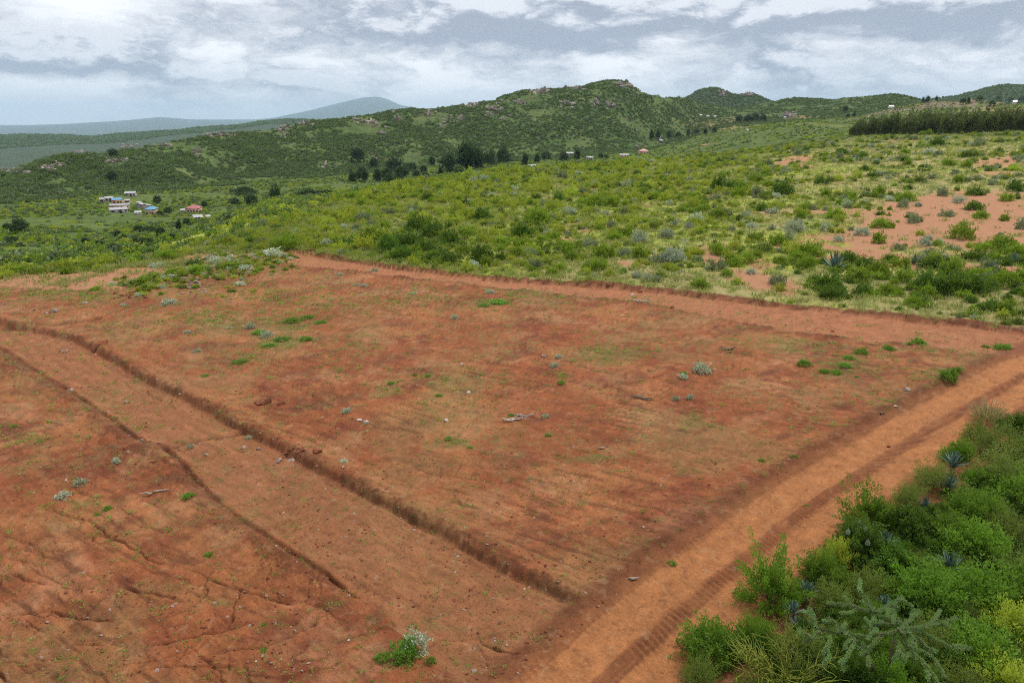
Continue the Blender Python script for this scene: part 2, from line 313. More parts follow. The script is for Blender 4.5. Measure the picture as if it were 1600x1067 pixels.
def detail(x, y, want_col=True):
    """relief of the near ground and the colour of its soil and cover"""
    x = np.asarray(x, float).ravel(); y = np.asarray(y, float).ravel(); N = x.size
    r = np.hypot(x, y)
    h = np.zeros(N)
    wx = 0.16*fbm(x, y, 1.6, 3, 5)+0.06*perlin(x/0.3, y/0.3, 3); wy = 0.16*fbm(x, y, 1.6, 3, 55)+0.06*perlin(x/0.3, y/0.3, 4)
    xw, yw = x+wx, y+wy
    big = fbm(x, y, 14, 4, 1); med = fbm(x, y, 2.6, 4, 2); fin = fbm(x, y, 0.42, 3, 8)
    pit = inside(x, y, PLOT); plot = pit.astype(float)
    h += 0.16*big+0.045*med+0.022*fin
    # soil colour: red-brown, patches of orange, of dark and of pale dust
    red = np.array([0.300, 0.098, 0.044]); c = np.tile(red, (N, 1))
    c = mixc(c, (0.375, 0.150, 0.066), sstep(-0.15, 0.6, fbm(x, y, 6.5, 4, 21)))
    c = mixc(c, (0.215, 0.062, 0.034), 0.75*sstep(0.1, 0.6, fbm(xw, yw, 3.8, 5, 23, 0.6)))
    c = mixc(c, (0.44, 0.215, 0.12), 0.55*sstep(0.12, 0.7, fbm(xw, yw, 4.6, 5, 29, 0.6)))
    c = mixc(c, (0.165, 0.068, 0.040), 0.55*sstep(0.25, 0.7, fbm(x*0.7+y*0.5, (y*0.7-x*0.5)*2.4, 5.0, 5, 33, 0.6)))
    c = mixc(c, (0.30, 0.19, 0.085), 0.42*sstep(0.12, 0.6, fbm(x, y, 9.0, 5, 37, 0.6))*plot)
    disturbed = 0*x
    # small erosion scarps where the ground slopes, close to the camera
    ph = fbm(x*0.6+0.8*y, y*0.8-0.6*x, 5.2, 4, 61)*3.2+0.10*(x*0.3-y)
    saw = ph-np.floor(ph)
    amp = 0.095*sstep(0.0, 0.5, fbm(x, y, 9, 2, 67)+0.15)*sstep(-1, -10, x)*sstep(60, 25, r)
    h += amp*(sstep(0.0, 0.12, saw)*(1-saw))
    c = mixc(c, (0.19, 0.058, 0.03), 0.5*(1-sstep(0.05, 0.14, np.minimum(saw, 1-saw)))*sstep(0.01, 0.06, amp))
    # clods and stones scattered
    cl_ = sstep(0.42, 0.62, perlin(xw/0.28, yw/0.28, 71))*sstep(-0.1, 0.5, fbm(x, y, 4, 3, 73))
    h += 0.05*cl_*plot
    for pl, w in CRACKS:
        i, s, al, tot = near_line(xw, yw, pl, 1.0)
        if not i.size: continue
        tp = np.clip(np.minimum(al, tot-al)/0.6, 0, 1)
        wd = 0.075*w*(0.5+0.9*np.abs(perlin(al/0.5, al*0+w*7, 9)))
        g = np.exp(-np.abs(s/wd)**3)
        h[i] -= (0.11*w*g+0.05*w*sstep(0.6, 0.0, np.abs(s))*(s < 0))*tp
        c[i] = mixc(c[i], (0.125, 0.038, 0.022), 0.6*g*tp)
        c[i] = mixc(c[i], (0.36, 0.13, 0.056), 0.5*np.exp(-((s-0.3)/0.25)**2)*tp)
    # lane between the two ditches, cut below the plot
    crum = fbm(x, y, 0.32, 3, 141, 0.7)
    iR, sR, aR, tR = near_line(x+0.18*wx, y+0.18*wy, DITCH_R, 7.5)
    fadeR = np.clip((tR-aR)/0.9, 0, 1)
    S = np.full(N, 99.0); S[iR] = sR; F = np.zeros(N); F[iR] = fadeR
    iL, sL, aL, tL = near_line(x+0.2*wx, y+0.2*wy, DITCH_L, 9.0)
    SL = np.full(N, -99.0); SL[iL] = sL; FL = np.zeros(N); FL[iL] = np.clip((tL-aL)/4.0, 0, 1)
    # DITCH_R travels away to the near end: its right-hand side is the lane
    lane = sstep(-0.1, 0.5, S)*sstep(9.0, 8.5, S)*sstep(0.0, -0.6, SL)*F
    h -= 0.22*lane
    c = mixc(c, (0.335, 0.145, 0.074), 0.80*lane)
    rough = 0.5+0.5*fbm(x, y, 0.5, 3, 81)
    i, s = iR, sR; k = F[i]*(0.85+0.3*perlin(aR/2.2, aR*0, 83))
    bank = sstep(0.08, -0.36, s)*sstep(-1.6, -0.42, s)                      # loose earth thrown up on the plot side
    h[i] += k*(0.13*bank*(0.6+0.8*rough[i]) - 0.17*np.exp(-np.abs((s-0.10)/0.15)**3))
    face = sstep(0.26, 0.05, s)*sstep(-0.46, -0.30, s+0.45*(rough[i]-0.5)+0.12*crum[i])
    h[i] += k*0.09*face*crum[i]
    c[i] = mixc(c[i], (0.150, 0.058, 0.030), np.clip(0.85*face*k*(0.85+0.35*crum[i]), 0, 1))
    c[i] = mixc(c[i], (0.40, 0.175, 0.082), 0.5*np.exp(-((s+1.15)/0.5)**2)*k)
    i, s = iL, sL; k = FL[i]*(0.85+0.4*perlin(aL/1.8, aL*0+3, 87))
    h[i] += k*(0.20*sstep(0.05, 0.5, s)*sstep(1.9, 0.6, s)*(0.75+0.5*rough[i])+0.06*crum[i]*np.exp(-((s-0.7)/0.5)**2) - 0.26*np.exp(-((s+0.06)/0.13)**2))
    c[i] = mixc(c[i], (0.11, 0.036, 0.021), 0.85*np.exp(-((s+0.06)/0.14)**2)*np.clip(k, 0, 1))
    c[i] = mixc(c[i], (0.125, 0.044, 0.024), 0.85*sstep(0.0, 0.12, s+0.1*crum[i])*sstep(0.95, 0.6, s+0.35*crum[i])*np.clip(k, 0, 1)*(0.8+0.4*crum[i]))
    for pl, w, dp in ((CROSS, 0.11, 0.1), (BRANCH, 0.35, 0.3)):
        i, s, al, tot = near_line(xw, yw, pl, 2.0)
        g = np.exp(-(s/w)**2); h[i] += -dp*g+0.10*np.exp(-((s+0.5)/0.3)**2)
        c[i] = mixc(c[i], (0.115, 0.038, 0.022), 0.8*g)
    # far lane with a cut bank on its upper side
    i, s, al, tot = near_line(xw, yw, LANE_U, 14.0)
    SD = np.full(N, 9.0); i2, s2, _, _ = near_line(xw, yw, LANE_D, 13.0); SD[i2] = s2
    strip = sstep(-0.2, 0.3, s)*np.where(SD[i] < 8.9, sstep(0.1, -0.4, SD[i]), 0.0)
    h[i] += -0.18*strip
    c[i] = mixc(c[i], (0.40, 0.165, 0.09), 0.9*strip)
    lanefar = np.zeros(N); lanefar[i] = strip
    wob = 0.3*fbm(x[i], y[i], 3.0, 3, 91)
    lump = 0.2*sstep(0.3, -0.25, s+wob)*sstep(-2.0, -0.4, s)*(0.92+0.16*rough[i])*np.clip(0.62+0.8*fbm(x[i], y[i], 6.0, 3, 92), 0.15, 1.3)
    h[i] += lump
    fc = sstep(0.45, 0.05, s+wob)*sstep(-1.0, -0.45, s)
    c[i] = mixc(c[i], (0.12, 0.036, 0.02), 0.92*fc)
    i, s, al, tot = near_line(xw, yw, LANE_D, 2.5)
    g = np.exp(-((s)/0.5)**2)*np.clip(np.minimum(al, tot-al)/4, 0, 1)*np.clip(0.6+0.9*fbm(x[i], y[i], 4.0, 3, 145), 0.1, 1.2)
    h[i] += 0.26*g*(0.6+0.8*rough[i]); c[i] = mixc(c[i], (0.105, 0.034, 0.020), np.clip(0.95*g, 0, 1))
    # short growth
    gm = patches(x, y, GREEN_W)
    gn = fbm(xw, yw, 0.9, 4, 95, 0.65)
    grass = sstep(0.05, 0.5, gm+0.30*gn-0.12)*sstep(0.0, 0.25, gm)
    c = mixc(c, (0.17, 0.155, 0.052), 0.62*grass)
    weeds = sstep(0.35, 0.6, fbm(x, y, 0.8, 3, 97))*sstep(0.0, 0.5, fbm(x, y, 8, 3, 99)+0.1)*plot
    c = mixc(c, (0.17, 0.15, 0.06), 0.35*weeds)
    # main road: two polished wheel strips, cleat marks, loose edge
    i, s, al, tot = near_line(x+0.4*wx, y+0.4*wy, ROAD, 6.0)
    rd = sstep(2.75, 2.2, np.abs(s-0.05+0.25*perlin(al/3, al*0, 101)))
    h[i] = h[i]*(1-0.8*rd)-0.10*rd
    w1 = np.exp(-((s+1.0)/0.80)**4); w2 = np.exp(-((s-1.05)/0.74)**4); wl = np.maximum(w1, w2)
    h[i] -= rd*0.05*wl
    c[i] = mixc(c[i], (0.275, 0.105, 0.048), 0.8*rd)
    c[i] = mixc(c[i], (0.435, 0.182, 0.078), np.clip(0.95*rd*sstep(0.2, 0.75, wl+0.42*perlin(al/6.0, s/0.12, 105)+0.16*perlin(al/1.2, s/0.3, 106)), 0, 1))
    for off, wd, sd in ((0.12, 0.34, 1), (1.72, 0.34, 2), (-1.75, 0.3, 3)):
        band = np.exp(-((s-off)/wd)**4)*sstep(-0.45, 0.15, perlin(al/2.6, al*0+sd*5, 107))*(0.35 if off < -1 else 1)
        cle = 0.5+0.5*np.sin(2*math.pi*(al+0.25*(s-off))/0.26)
        h[i] += rd*band*(0.055*sstep(0.35, 0.75, cle)-0.02)
        c[i] = mixc(c[i], (0.165, 0.055, 0.030), np.clip(0.55*rd*band*(1-sstep(0.3, 0.6, cle)), 0, 1))
    ed = np.exp(-((np.abs(s)-2.55)/0.4)**2)
    h[i] += 0.10*ed*(0.4+rough[i]); c[i] = mixc(c[i], (0.15, 0.052, 0.028), 0.75*ed*np.clip(0.5+rough[i]*0.8, 0, 1))
    # soil under the bush belt right of the road: litter
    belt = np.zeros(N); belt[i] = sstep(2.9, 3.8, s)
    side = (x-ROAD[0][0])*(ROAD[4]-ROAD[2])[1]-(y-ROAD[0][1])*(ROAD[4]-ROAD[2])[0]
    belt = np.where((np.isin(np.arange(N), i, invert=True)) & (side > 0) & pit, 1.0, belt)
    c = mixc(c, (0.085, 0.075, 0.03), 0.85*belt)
    # rubble bank between plot and lower clearing
    bk = patches(x, y, BANK_W)
    h += 0.75*bk*(0.8+0.4*rough)
    c = mixc(c, (0.15, 0.12, 0.05), 0.5*bk*sstep(-0.2, 0.3, gn))
    # beyond the plot: dry grass over red soil
    fld = 1-plot
    bare = patches(x, y, BARE_W)+0.5*sstep(0.25, 0.7, fbm(x, y, 16, 4, 111))
    bmask = sstep(0.32, 0.6, bare+0.25*fbm(x, y, 3.0, 4, 113))
    clr = patches(x, y, CLEAR_W); bmask = np.maximum(bmask, sstep(0.25, 0.5, clr+0.15*fbm(x, y, 2.5, 3, 147)))
    green = sstep(-0.35, 0.45, fbm(x, y, 26, 4, 115)+0.8*sstep(62, -22, x-0.25*y)-0.3)
    gc = mixc(np.tile(np.array([0.28, 0.24, 0.10]), (N, 1)), (0.255, 0.285, 0.045), green)
    gc = mixc(gc, (0.085, 0.115, 0.030), 0.5*sstep(0.1, 0.5, fbm(x, y, 3.5, 4, 117)))
    gc = mixc(gc, (0.33, 0.165, 0.090), bmask)
    sp = fbm(xw, yw, 0.7, 4, 131, 0.75)
    c = c*(1+0.17*np.clip(sp, -1.2, 1.2)*(1-0.6*lane)*(1-0.6*lanefar))[:, None]
    c = mixc(c, (0.14, 0.062, 0.036), 0.4*sstep(0.4, 0.8, fbm(x, y, 0.35, 3, 133, 0.7)))
    c = mixc(c, (0.46, 0.28, 0.17), 0.28*sstep(0.45, 0.85, fbm(xw, yw, 0.55, 3, 135, 0.7)))
    thin = sstep(0.0, 0.55, fbm(xw, yw, 5.5, 5, 137, 0.62)+0.25*sstep(28, 55, y))*sstep(-0.25, 0.5, fbm(x, y, 0.5, 3, 139, 0.7))
    roadm = np.zeros(N); roadm[i] = rd
    c = mixc(c, (0.235, 0.190, 0.075), 0.40*thin*(1-roadm)*(1-lane*0.6)*(1-0.8*lanefar)*sstep(18, 42, y)+0.15*thin*(1-roadm))
    gx, gy = x*0.78-y*0.62, x*0.62+y*0.78
    grd = fbm(gx/7.0, gy, 0.42, 4, 151, 0.65)
    c = c*(1+0.20*np.clip(grd, -1.3, 1.3)*(1-roadm))[:, None]
    h = h+0.012*grd*sstep(70, 30, r)+0.016*fbm(x, y, 0.21, 2, 153)*sstep(48, 26, r)*(1-0.7*roadm)
    gx2, gy2 = x*0.87-y*0.49, x*0.49+y*0.87
    grd2 = fbm(gx2/9.0+0.05*wx, gy2+0.4*wy, 0.36, 3, 157, 0.7)
    offr = (1-roadm)*(1-0.75*lane)*(1-0.6*lanefar)*sstep(-0.3, 0.4, fbm(x, y, 9, 3, 159)+0.1)
    c = mixc(c, (0.105, 0.040, 0.024), 0.5*sstep(0.34, 0.62, grd2)*offr)
    c = mixc(c, (0.105, 0.040, 0.024), 0.4*sstep(0.42, 0.68, grd)*(1-roadm)*(1-0.5*lanefar)*sstep(0.3, -0.4, fbm(x, y, 9, 3, 159)))
    h = h-0.03*sstep(0.34, 0.62, grd2)*offr
    c = c*np.array([0.765, 0.755, 0.675])
    h = h*plot+(0.25*fbm(x, y, 7, 4, 119)+0.03*fin)*fld
    c = c*plot[:, None]+gc*fld[:, None]
    # the thrown-up bank of the far lane stays red on the field side
    i, s, al, tot = near_line(xw, yw, LANE_U, 2.2)
    lump = 0.2*sstep(0.3, -0.25, s)*sstep(-2.0, -0.4, s)*(0.92+0.16*rough[i])*np.clip(0.62+0.8*fbm(x[i], y[i], 6.0, 3, 92), 0.15, 1.3)
    h[i] += lump*fld[i]
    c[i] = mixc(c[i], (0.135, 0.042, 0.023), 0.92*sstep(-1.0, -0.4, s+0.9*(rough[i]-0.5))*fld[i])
    return h, c, plot, grass, bmask, belt
BANK = [(240, 447, 40, 9, 1.), (300, 438, 50, 12, 1.), (370, 420, 45, 12, .9), (420, 405, 30, 8, .8)]
BANK_W = []
for u, v, a, b, s in BANK:
    p = P(u, v); pu = P(u+a, v)-p; pv = P(u, v-b)-p
    BANK_W.append((p, np.linalg.inv(np.c_[pu, pv]), s))
def far_relief(x, y, r, lev):
    """extra relief past the plot; lev: position among the layers"""
    k = sstep(2.2, 3.2, lev)*sstep(9.5, 8.5, lev)
    rid = sstep(5.0, 5.6, lev)*sstep(7.6, 6.9, lev)
    z = k*1.6*fbm(x, y, 90, 4, 201)
    z += rid*(5.0*fbm(x, y, 120, 5, 203)-2.5*np.abs(fbm(x+0.3*y, y*0.35, 45, 4, 205)))
    m2 = sstep(8.6, 9.0, lev)*sstep(10.6, 9.8, lev)
    z += m2*14*fbm(x, y, 420, 5, 207)
    b = np.hypot(x-STONY[0], (y-STONY[1])*0.55)
    z += 11*np.exp(-(b/62)**2)*(1+0.25*fbm(x, y, 22, 4, 209))
    return z
_a, _t = ray(1468, 170); STONY = np.array([math.sin(_a), math.cos(_a)])*900
GRID = {}
def lookup(x, y):
    """heights and masks of the near ground read back from its own mesh; far land from the layers"""
    x = np.atleast_1d(np.asarray(x, float)); y = np.atleast_1d(np.asarray(y, float))
    az = np.arctan2(x, y); r = np.hypot(x, y)
    G = GRID; ci = np.clip(np.searchsorted(G['AZ'], az)-1, 0, G['AZ'].size-2)
    cf = (az-G['AZ'][ci])/(G['AZ'][ci+1]-G['AZ'][ci])
    rA = lerp(G['RA'][ci], G['RA'][ci+1], cf)
    t = (1/np.maximum(r, 14.0)-1/14.0)/(1/rA-1/14.0)
    rf = np.clip(t, 0, 1)*(G['n']-1); ri = np.minimum(rf.astype(int), G['n']-2); rf = rf-ri
    def bil(A): return lerp(lerp(A[ri, ci], A[ri, ci+1], cf), lerp(A[ri+1, ci], A[ri+1, ci+1], cf), rf)
    return bil, r <= rA
def ground_z(x, y, fast=False):
    x = np.atleast_1d(np.asarray(x, float)); y = np.atleast_1d(np.asarray(y, float))
    if GRID and not fast:
        bil, near_ = lookup(x, y); z = bil(GRID['Z'])
        if not near_.all(): z[~near_] = ground_z(x[~near_], y[~near_], True)
        return z
    b, lev = base_z(np.arctan2(x, y), np.hypot(x, y))
    z = b.copy(); k = lev > 2.15
    if k.any(): z[k] += far_relief(x[k], y[k], None, lev[k])
    return z
def masks(x, y):
    bil, near_ = lookup(x, y)
    return [np.where(near_, bil(GRID[k]), d) for k, d in (('plot', 0.), ('grass', 0.), ('bare', 0.), ('belt', 0.))]
_SR = np.exp(np.linspace(math.log(14), math.log(9000), 1600))
def hit(u, v):
    """where the line of sight through a spot of the photograph meets the terrain"""
    a, t = ray(u, v); a = float(a); t = float(t)
    x = _SR*math.sin(a); y = _SR*math.cos(a); z = ground_z(x, y, True); d = CAMZ+t*_SR-z
    k = np.nonzero(d < 0)[0]
    if not k.size: return None
    k = max(1, k[0]); f = d[k-1]/(d[k-1]-d[k]); r = lerp(_SR[k-1], _SR[k], f)
    X, Y = r*math.sin(a), r*math.cos(a)
    return np.array([X, Y, float(ground_z(X, Y)[0])])

# ------------------------------------------------------------------ mesh helpers
def mk_mesh(name, V, F, mats=(), cols=None, tint=None, smooth=False, mi=None):
    V = np.asarray(V, np.float32); F = np.asarray(F, np.int32)
    me = bpy.data.meshes.new(name)
    me.vertices.add(len(V)); me.vertices.foreach_set('co', V.ravel())
    k = F.shape[1]
    me.loops.add(F.size); me.loops.foreach_set('vertex_index', F.ravel())
    me.polygons.add(len(F)); me.polygons.foreach_set('loop_start', np.arange(0, F.size, k, dtype=np.int32))
    me.polygons.foreach_set('loop_total', np.full(len(F), k, np.int32))
    if smooth: me.polygons.foreach_set('use_smooth', np.ones(len(F), bool))
    for m in mats: me.materials.append(m)
    if mi is not None: me.polygons.foreach_set('material_index', np.asarray(mi, np.int32))
    if cols is not None:
        a = me.color_attributes.new('Col', 'FLOAT_COLOR', 'POINT')
        a.data.foreach_set('color', np.c_[cols, np.ones(len(V))].astype(np.float32).ravel())
    if tint is not None:
        a = me.attributes.new('tint', 'FLOAT', 'FACE'); a.data.foreach_set('value', np.asarray(tint, np.float32))
    me.update(calc_edges=True); me.validate()
    return me
def obj(name, me, parent=None, loc=(0, 0, 0), rot=(0, 0, 0), scale=1.0):
    o = bpy.data.objects.new(name, me); C.objects.link(o)
    o.location = loc; o.rotation_euler = rot
    o.scale = (scale,)*3 if np.isscalar(scale) else scale
    if parent: o.parent = parent
    return o
def tag(o, label, cat, group=None):
    o['label'] = label; o['category'] = cat
    if group: o['group'] = group
    return o
def kind(o, k, label=None):
    o['kind'] = k
    if label: o['label'] = label
    return o
def new_mat(name):
    m = bpy.data.materials.new(name); m.use_nodes = True
    t = NT(m.node_tree); t.n.clear()
    return m, t
def out(t, surf): t.node('ShaderNodeOutputMaterial', {'Surface': surf})

# ------------------------------------------------------------------ materials
def mat_soil():
    m, t = new_mat('red_soil')
    pos = t.node('ShaderNodeNewGeometry').outputs['Position']
    col = t.node('ShaderNodeVertexColor', layer_name='Col').outputs[0]
    a = t.noise(pos, 9.0, 6, 0.7); b = t.noise(pos, 38.0, 4, 0.7); g = t.noise(pos, 1.3, 5, 0.6)
    k = t.math('ADD', t.math('MULTIPLY', a, 0.55), t.math('MULTIPLY', b, 0.5))
    k = t.math('ADD', k, t.math('MULTIPLY', g, 0.35))
    col = t.mix(1.0, col, t.ramp(k, [(0.40, (0.55, 0.51, 0.49)), (0.68, (1.0, 1.0, 1.0)), (0.96, (1.4, 1.4, 1.4))]), 'MULTIPLY')
    gr = t.noise(pos, 17.0, 3, 0.75)
    col = t.mix(t.math('MULTIPLY', t.smooth(gr, 0.60, 0.68), 0.55), col, t.mix(1.0, col, (0.45, 0.42, 0.40), 'MULTIPLY'))
    gp = t.noise(t.vmath('ADD', pos, (7.7, 3.1, 0.0)), 22.0, 3, 0.75)
    col = t.mix(t.math('MULTIPLY', t.smooth(gp, 0.62, 0.70), 0.5), col, t.mix(1.0, col, (1.55, 1.7, 1.8), 'MULTIPLY'))
    h = t.math('ADD', t.math('MULTIPLY', a, 1.0), t.math('MULTIPLY', b, 0.5))
    bump = t.node('ShaderNodeBump', {'Height': h, 'Strength': 0.9, 'Distance': 0.09}).outputs[0]
    p = t.node('ShaderNodeBsdfPrincipled', {'Base Color': col, 'Roughness': 0.95, 'Specular IOR Level': 0.12, 'Normal': bump})
    out(t, p.outputs[0]); return m
def mat_hill():
    m, t = new_mat('hill_cover')
    pos = t.node('ShaderNodeNewGeometry').outputs['Position']
    col = t.node('ShaderNodeVertexColor', layer_name='Col').outputs[0]
    a = t.noise(pos, 0.16, 6, 0.65); b = t.noise(pos, 0.035, 5, 0.6)
    k = t.math('ADD', t.math('MULTIPLY', a, 0.7), t.math('MULTIPLY', b, 0.5))
    col = t.mix(1.0, col, t.ramp(k, [(0.38, (0.5, 0.55, 0.55)), (0.6, (1.0, 1.0, 1.0)), (0.85, (1.6, 1.5, 1.3))]), 'MULTIPLY')
    bump = t.node('ShaderNodeBump', {'Height': a, 'Strength': 0.8, 'Distance': 2.5}).outputs[0]
    p = t.node('ShaderNodeBsdfPrincipled', {'Base Color': col, 'Roughness': 1.0, 'Specular IOR Level': 0.05, 'Normal': bump})
    out(t, p.outputs[0]); return m
def mat_leaf(name, a, b, var=0.5, trans=0.28, rough=0.6):
    a = tuple(1.3*q for q in a); b = tuple(1.3*q for q in b); trans = min(0.42, trans*1.35)
    m, t = new_mat(name)
    tint = t.node('ShaderNodeAttribute', attribute_name='tint').outputs['Fac']
    rnd = t.node('ShaderNodeObjectInfo').outputs['Random']
    f = t.math('ADD', t.math('MULTIPLY', tint, 1-var), t.math('MULTIPLY', rnd, var))
    col = t.mix(f, a, b)
    hv = t.node('ShaderNodeHueSaturation', {'Color': col, 'Hue': t.math('ADD', 0.485, t.math('MULTIPLY', rnd, 0.03)), 'Value': t.math('ADD', 0.82, t.math('MULTIPLY', t.math('FRACT', t.math('MULTIPLY', rnd, 7.31)), 0.36))}).outputs[0]
    p = t.node('ShaderNodeBsdfPrincipled', {'Base Color': hv, 'Roughness': rough, 'Specular IOR Level': 0.25})
    tr = t.node('ShaderNodeBsdfTranslucent', {'Color': t.mix(0.5, hv, (0.20, 0.30, 0.02))})
    out(t, t.node('ShaderNodeMixShader', {0: trans, 1: p.outputs[0], 2: tr.outputs[0]}).outputs[0]); return m
def mat_plain(name, a, b, scale=8.0, rough=0.9, spec=0.2, bump=0.0, stretch=(1, 1, 1)):
    m, t = new_mat(name)
    oc = t.node('ShaderNodeTexCoord').outputs['Object']
    rnd = t.node('ShaderNodeObjectInfo').outputs['Random']
    v = t.vmath('ADD', t.vmath('MULTIPLY', oc, stretch), t.vmath('MULTIPLY', t.node('ShaderNodeCombineXYZ', {0: rnd, 1: rnd, 2: rnd}).outputs[0], (50, 30, 70)))
    n = t.noise(v, scale, 5, 0.65)
    col = t.mix(t.smooth(n, 0.32, 0.68), a, b)
    col = t.mix(1.0, col, t.ramp(rnd, [(0, (0.85, 0.85, 0.85)), (1, (1.15, 1.15, 1.15))]), 'MULTIPLY')
    ins = {'Base Color': col, 'Roughness': rough, 'Specular IOR Level': spec}
    if bump: ins['Normal'] = t.node('ShaderNodeBump', {'Height': n, 'Strength': 0.7, 'Distance': bump}).outputs[0]
    out(t, t.node('ShaderNodeBsdfPrincipled', ins).outputs[0]); return m
def mat_roof(name, col, wear):
    m, t = new_mat(name)
    oc = t.node('ShaderNodeTexCoord').outputs['Object']
    n = t.noise(oc, 0.9, 5, 0.7)
    wv = t.node('ShaderNodeTexWave', {'Vector': oc, 'Scale': 4.0, 'Distortion': 0.0}).outputs['Fac']
    c = t.mix(t.smooth(n, 0.4, 0.75), col, wear)
    bump = t.node('ShaderNodeBump', {'Height': wv, 'Strength': 0.5, 'Distance': 0.03}).outputs[0]
    out(t, t.node('ShaderNodeBsdfPrincipled', {'Base Color': c, 'Roughness': 0.45, 'Metallic': 0.15, 'Normal': bump}).outputs[0]); return m
M_SOIL, M_HILL = mat_soil(), mat_hill()
LEAF = {
 'lush': mat_leaf('leaf_lush', (0.046, 0.118, 0.012), (0.150, 0.270, 0.022)),
 'bright': mat_leaf('leaf_bright', (0.080, 0.145, 0.014), (0.225, 0.305, 0.022)),
 'lime': mat_leaf('leaf_lime', (0.205, 0.250, 0.024), (0.375, 0.405, 0.045)),
 'dark': mat_leaf('leaf_dark', (0.018, 0.052, 0.010), (0.075, 0.140, 0.016)),
 'olive': mat_leaf('leaf_olive', (0.075, 0.110, 0.022), (0.175, 0.215, 0.045)),
 'grey': mat_leaf('leaf_grey', (0.095, 0.125, 0.060), (0.230, 0.260, 0.150), trans=0.12),
 'silver': mat_leaf('leaf_silver', (0.20, 0.235, 0.150), (0.42, 0.46, 0.34), trans=0.1),
 'hill': mat_leaf('leaf_hill', (0.040, 0.085, 0.024), (0.140, 0.200, 0.055), var=0.75, trans=0.15),
 'hillgrey': mat_leaf('leaf_hill_grey', (0.070, 0.105, 0.052), (0.150, 0.180, 0.085), var=0.75, trans=0.1),
 'tree': mat_leaf('leaf_tree', (0.010, 0.028, 0.012), (0.034, 0.066, 0.022), var=0.4, trans=0.1),
 'plant': mat_leaf('leaf_plantation', (0.024, 0.048, 0.014), (0.115, 0.125, 0.034), var=0.4, trans=0.12),
 'cushion': mat_leaf('leaf_cushion', (0.060, 0.150, 0.018), (0.140, 0.270, 0.035)),
 'foxtail': mat_leaf('leaf_foxtail', (0.080, 0.155, 0.050), (0.190, 0.285, 0.105)),
 'lichen': mat_leaf('leaf_lichen', (0.150, 0.180, 0.025), (0.300, 0.300, 0.045)),
 'grass': mat_leaf('blade_grass', (0.19, 0.185, 0.062), (0.36, 0.32, 0.14), trans=0.3),
 'green_grass': mat_leaf('blade_green', (0.14, 0.20, 0.035), (0.26, 0.31, 0.075), trans=0.3),
 'dry': mat_leaf('blade_dry', (0.24, 0.19, 0.095), (0.42, 0.35, 0.20), trans=0.25),
}
M_AGAVE = mat_plain('agave_skin', (0.060, 0.110, 0.088), (0.130, 0.200, 0.160), 2.5, 0.5, 0.4, 0.0, (1, 1, 0.3))
M_BARK = mat_plain('bark', (0.085, 0.06, 0.04), (0.20, 0.155, 0.11), 9, 0.95, 0.1, 0.01, (1, 1, 0.2))
M_DEAD = mat_plain('dead_wood', (0.20, 0.155, 0.12), (0.42, 0.36, 0.30), 10, 0.9, 0.1, 0.01, (1, 1, 0.2))
M_ROCK = mat_plain('grey_red_rock', (0.155, 0.080, 0.055), (0.36, 0.275, 0.225), 4.0, 0.92, 0.15, 0.03)
M_PALE = mat_plain('pale_rock', (0.30, 0.245, 0.21), (0.50, 0.44, 0.40), 5.0, 0.92, 0.15, 0.03)
M_CLOD = mat_plain('red_clod', (0.115, 0.038, 0.022), (0.25, 0.095, 0.05), 5.0, 0.95, 0.1, 0.03)
M_CRAG = mat_plain('crag_rock', (0.115, 0.092, 0.080), (0.37, 0.31, 0.27), 0.22, 0.95, 0.1, 0.6, (1, 1, 0.5))

# ------------------------------------------------------------------ the terrain mesh
rowspec = [(0, 1, 0, False)]
NA = 1000
az_mid = np.arctan(np.linspace(math.tan(R(-47)), math.tan(R(47)), NA))
side = np.linspace(R(47), R(180), 24)[1:]
AZ = np.r_[-side[::-1], az_mid, side]
lay_d = np.array([np.exp(layer_at(k, AZ)[0]) for k in range(NL)])
rows = []
for r in (0.5, 2, 4, 6, 8, 10, 12): rows.append(np.full(AZ.size, float(r)))
n_in = 440
for t in np.linspace(0, 1, n_in): rows.append(1.0/lerp(1/14.0, 1/lay_d[2], t))
SPLIT = [0, len(rows)-1]
def add_rows(k0, k1, n):
    for t in np.linspace(0, 1, n+1)[1:]: rows.append(np.exp(lerp(np.log(lay_d[k0]), np.log(lay_d[k1]), t)))
add_rows(2, 3, 16); add_rows(3, 4, 26); add_rows(4, 5, 22); SPLIT.append(len(rows)-1)
add_rows(5, 6, 26); add_rows(6, 7, 30); add_rows(7, 8, 6); SPLIT.append(len(rows)-1)
add_rows(8, 9, 16); add_rows(9, 10, 18); add_rows(10, 11, 6); add_rows(11, 12, 4); add_rows(12, 13, 10); add_rows(13, 14, 3); SPLIT.append(len(rows)-1)
RR = np.array(rows); NR = len(rows); NC = AZ.size
AA = np.tile(AZ, (NR, 1)); X = RR*np.sin(AA); Y = RR*np.cos(AA)
B, LEV = base_z(AA, RR); B = B.reshape(NR, NC); LEV = LEV.reshape(NR, NC)
Z = B+far_relief(X.ravel(), Y.ravel(), RR.ravel(), LEV.ravel()).reshape(NR, NC)
near = (RR < 480) & (LEV < 2.7)
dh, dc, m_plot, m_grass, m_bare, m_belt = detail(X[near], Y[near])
COL = np.zeros((NR, NC, 3))
xf, yf = X.ravel(), Y.ravel()
g1 = fbm(xf, yf, 60, 5, 301); g2 = fbm(xf, yf, 18, 4, 303, 0.6); lv = LEV.ravel()
hc = np.tile(np.array([0.070, 0.108, 0.034]), (xf.size, 1))
hc = mixc(hc, (0.098, 0.130, 0.044), sstep(-0.1, 0.6, g1))
hc = mixc(hc, (0.125, 0.100, 0.055), 0.5*sstep(0.3, 0.7, g2))
hc = mixc(hc, (0.088, 0.122, 0.034), 0.75*sstep(2.0, 2.6, lv)*sstep(5.2, 4.6, lv))             # valley pasture
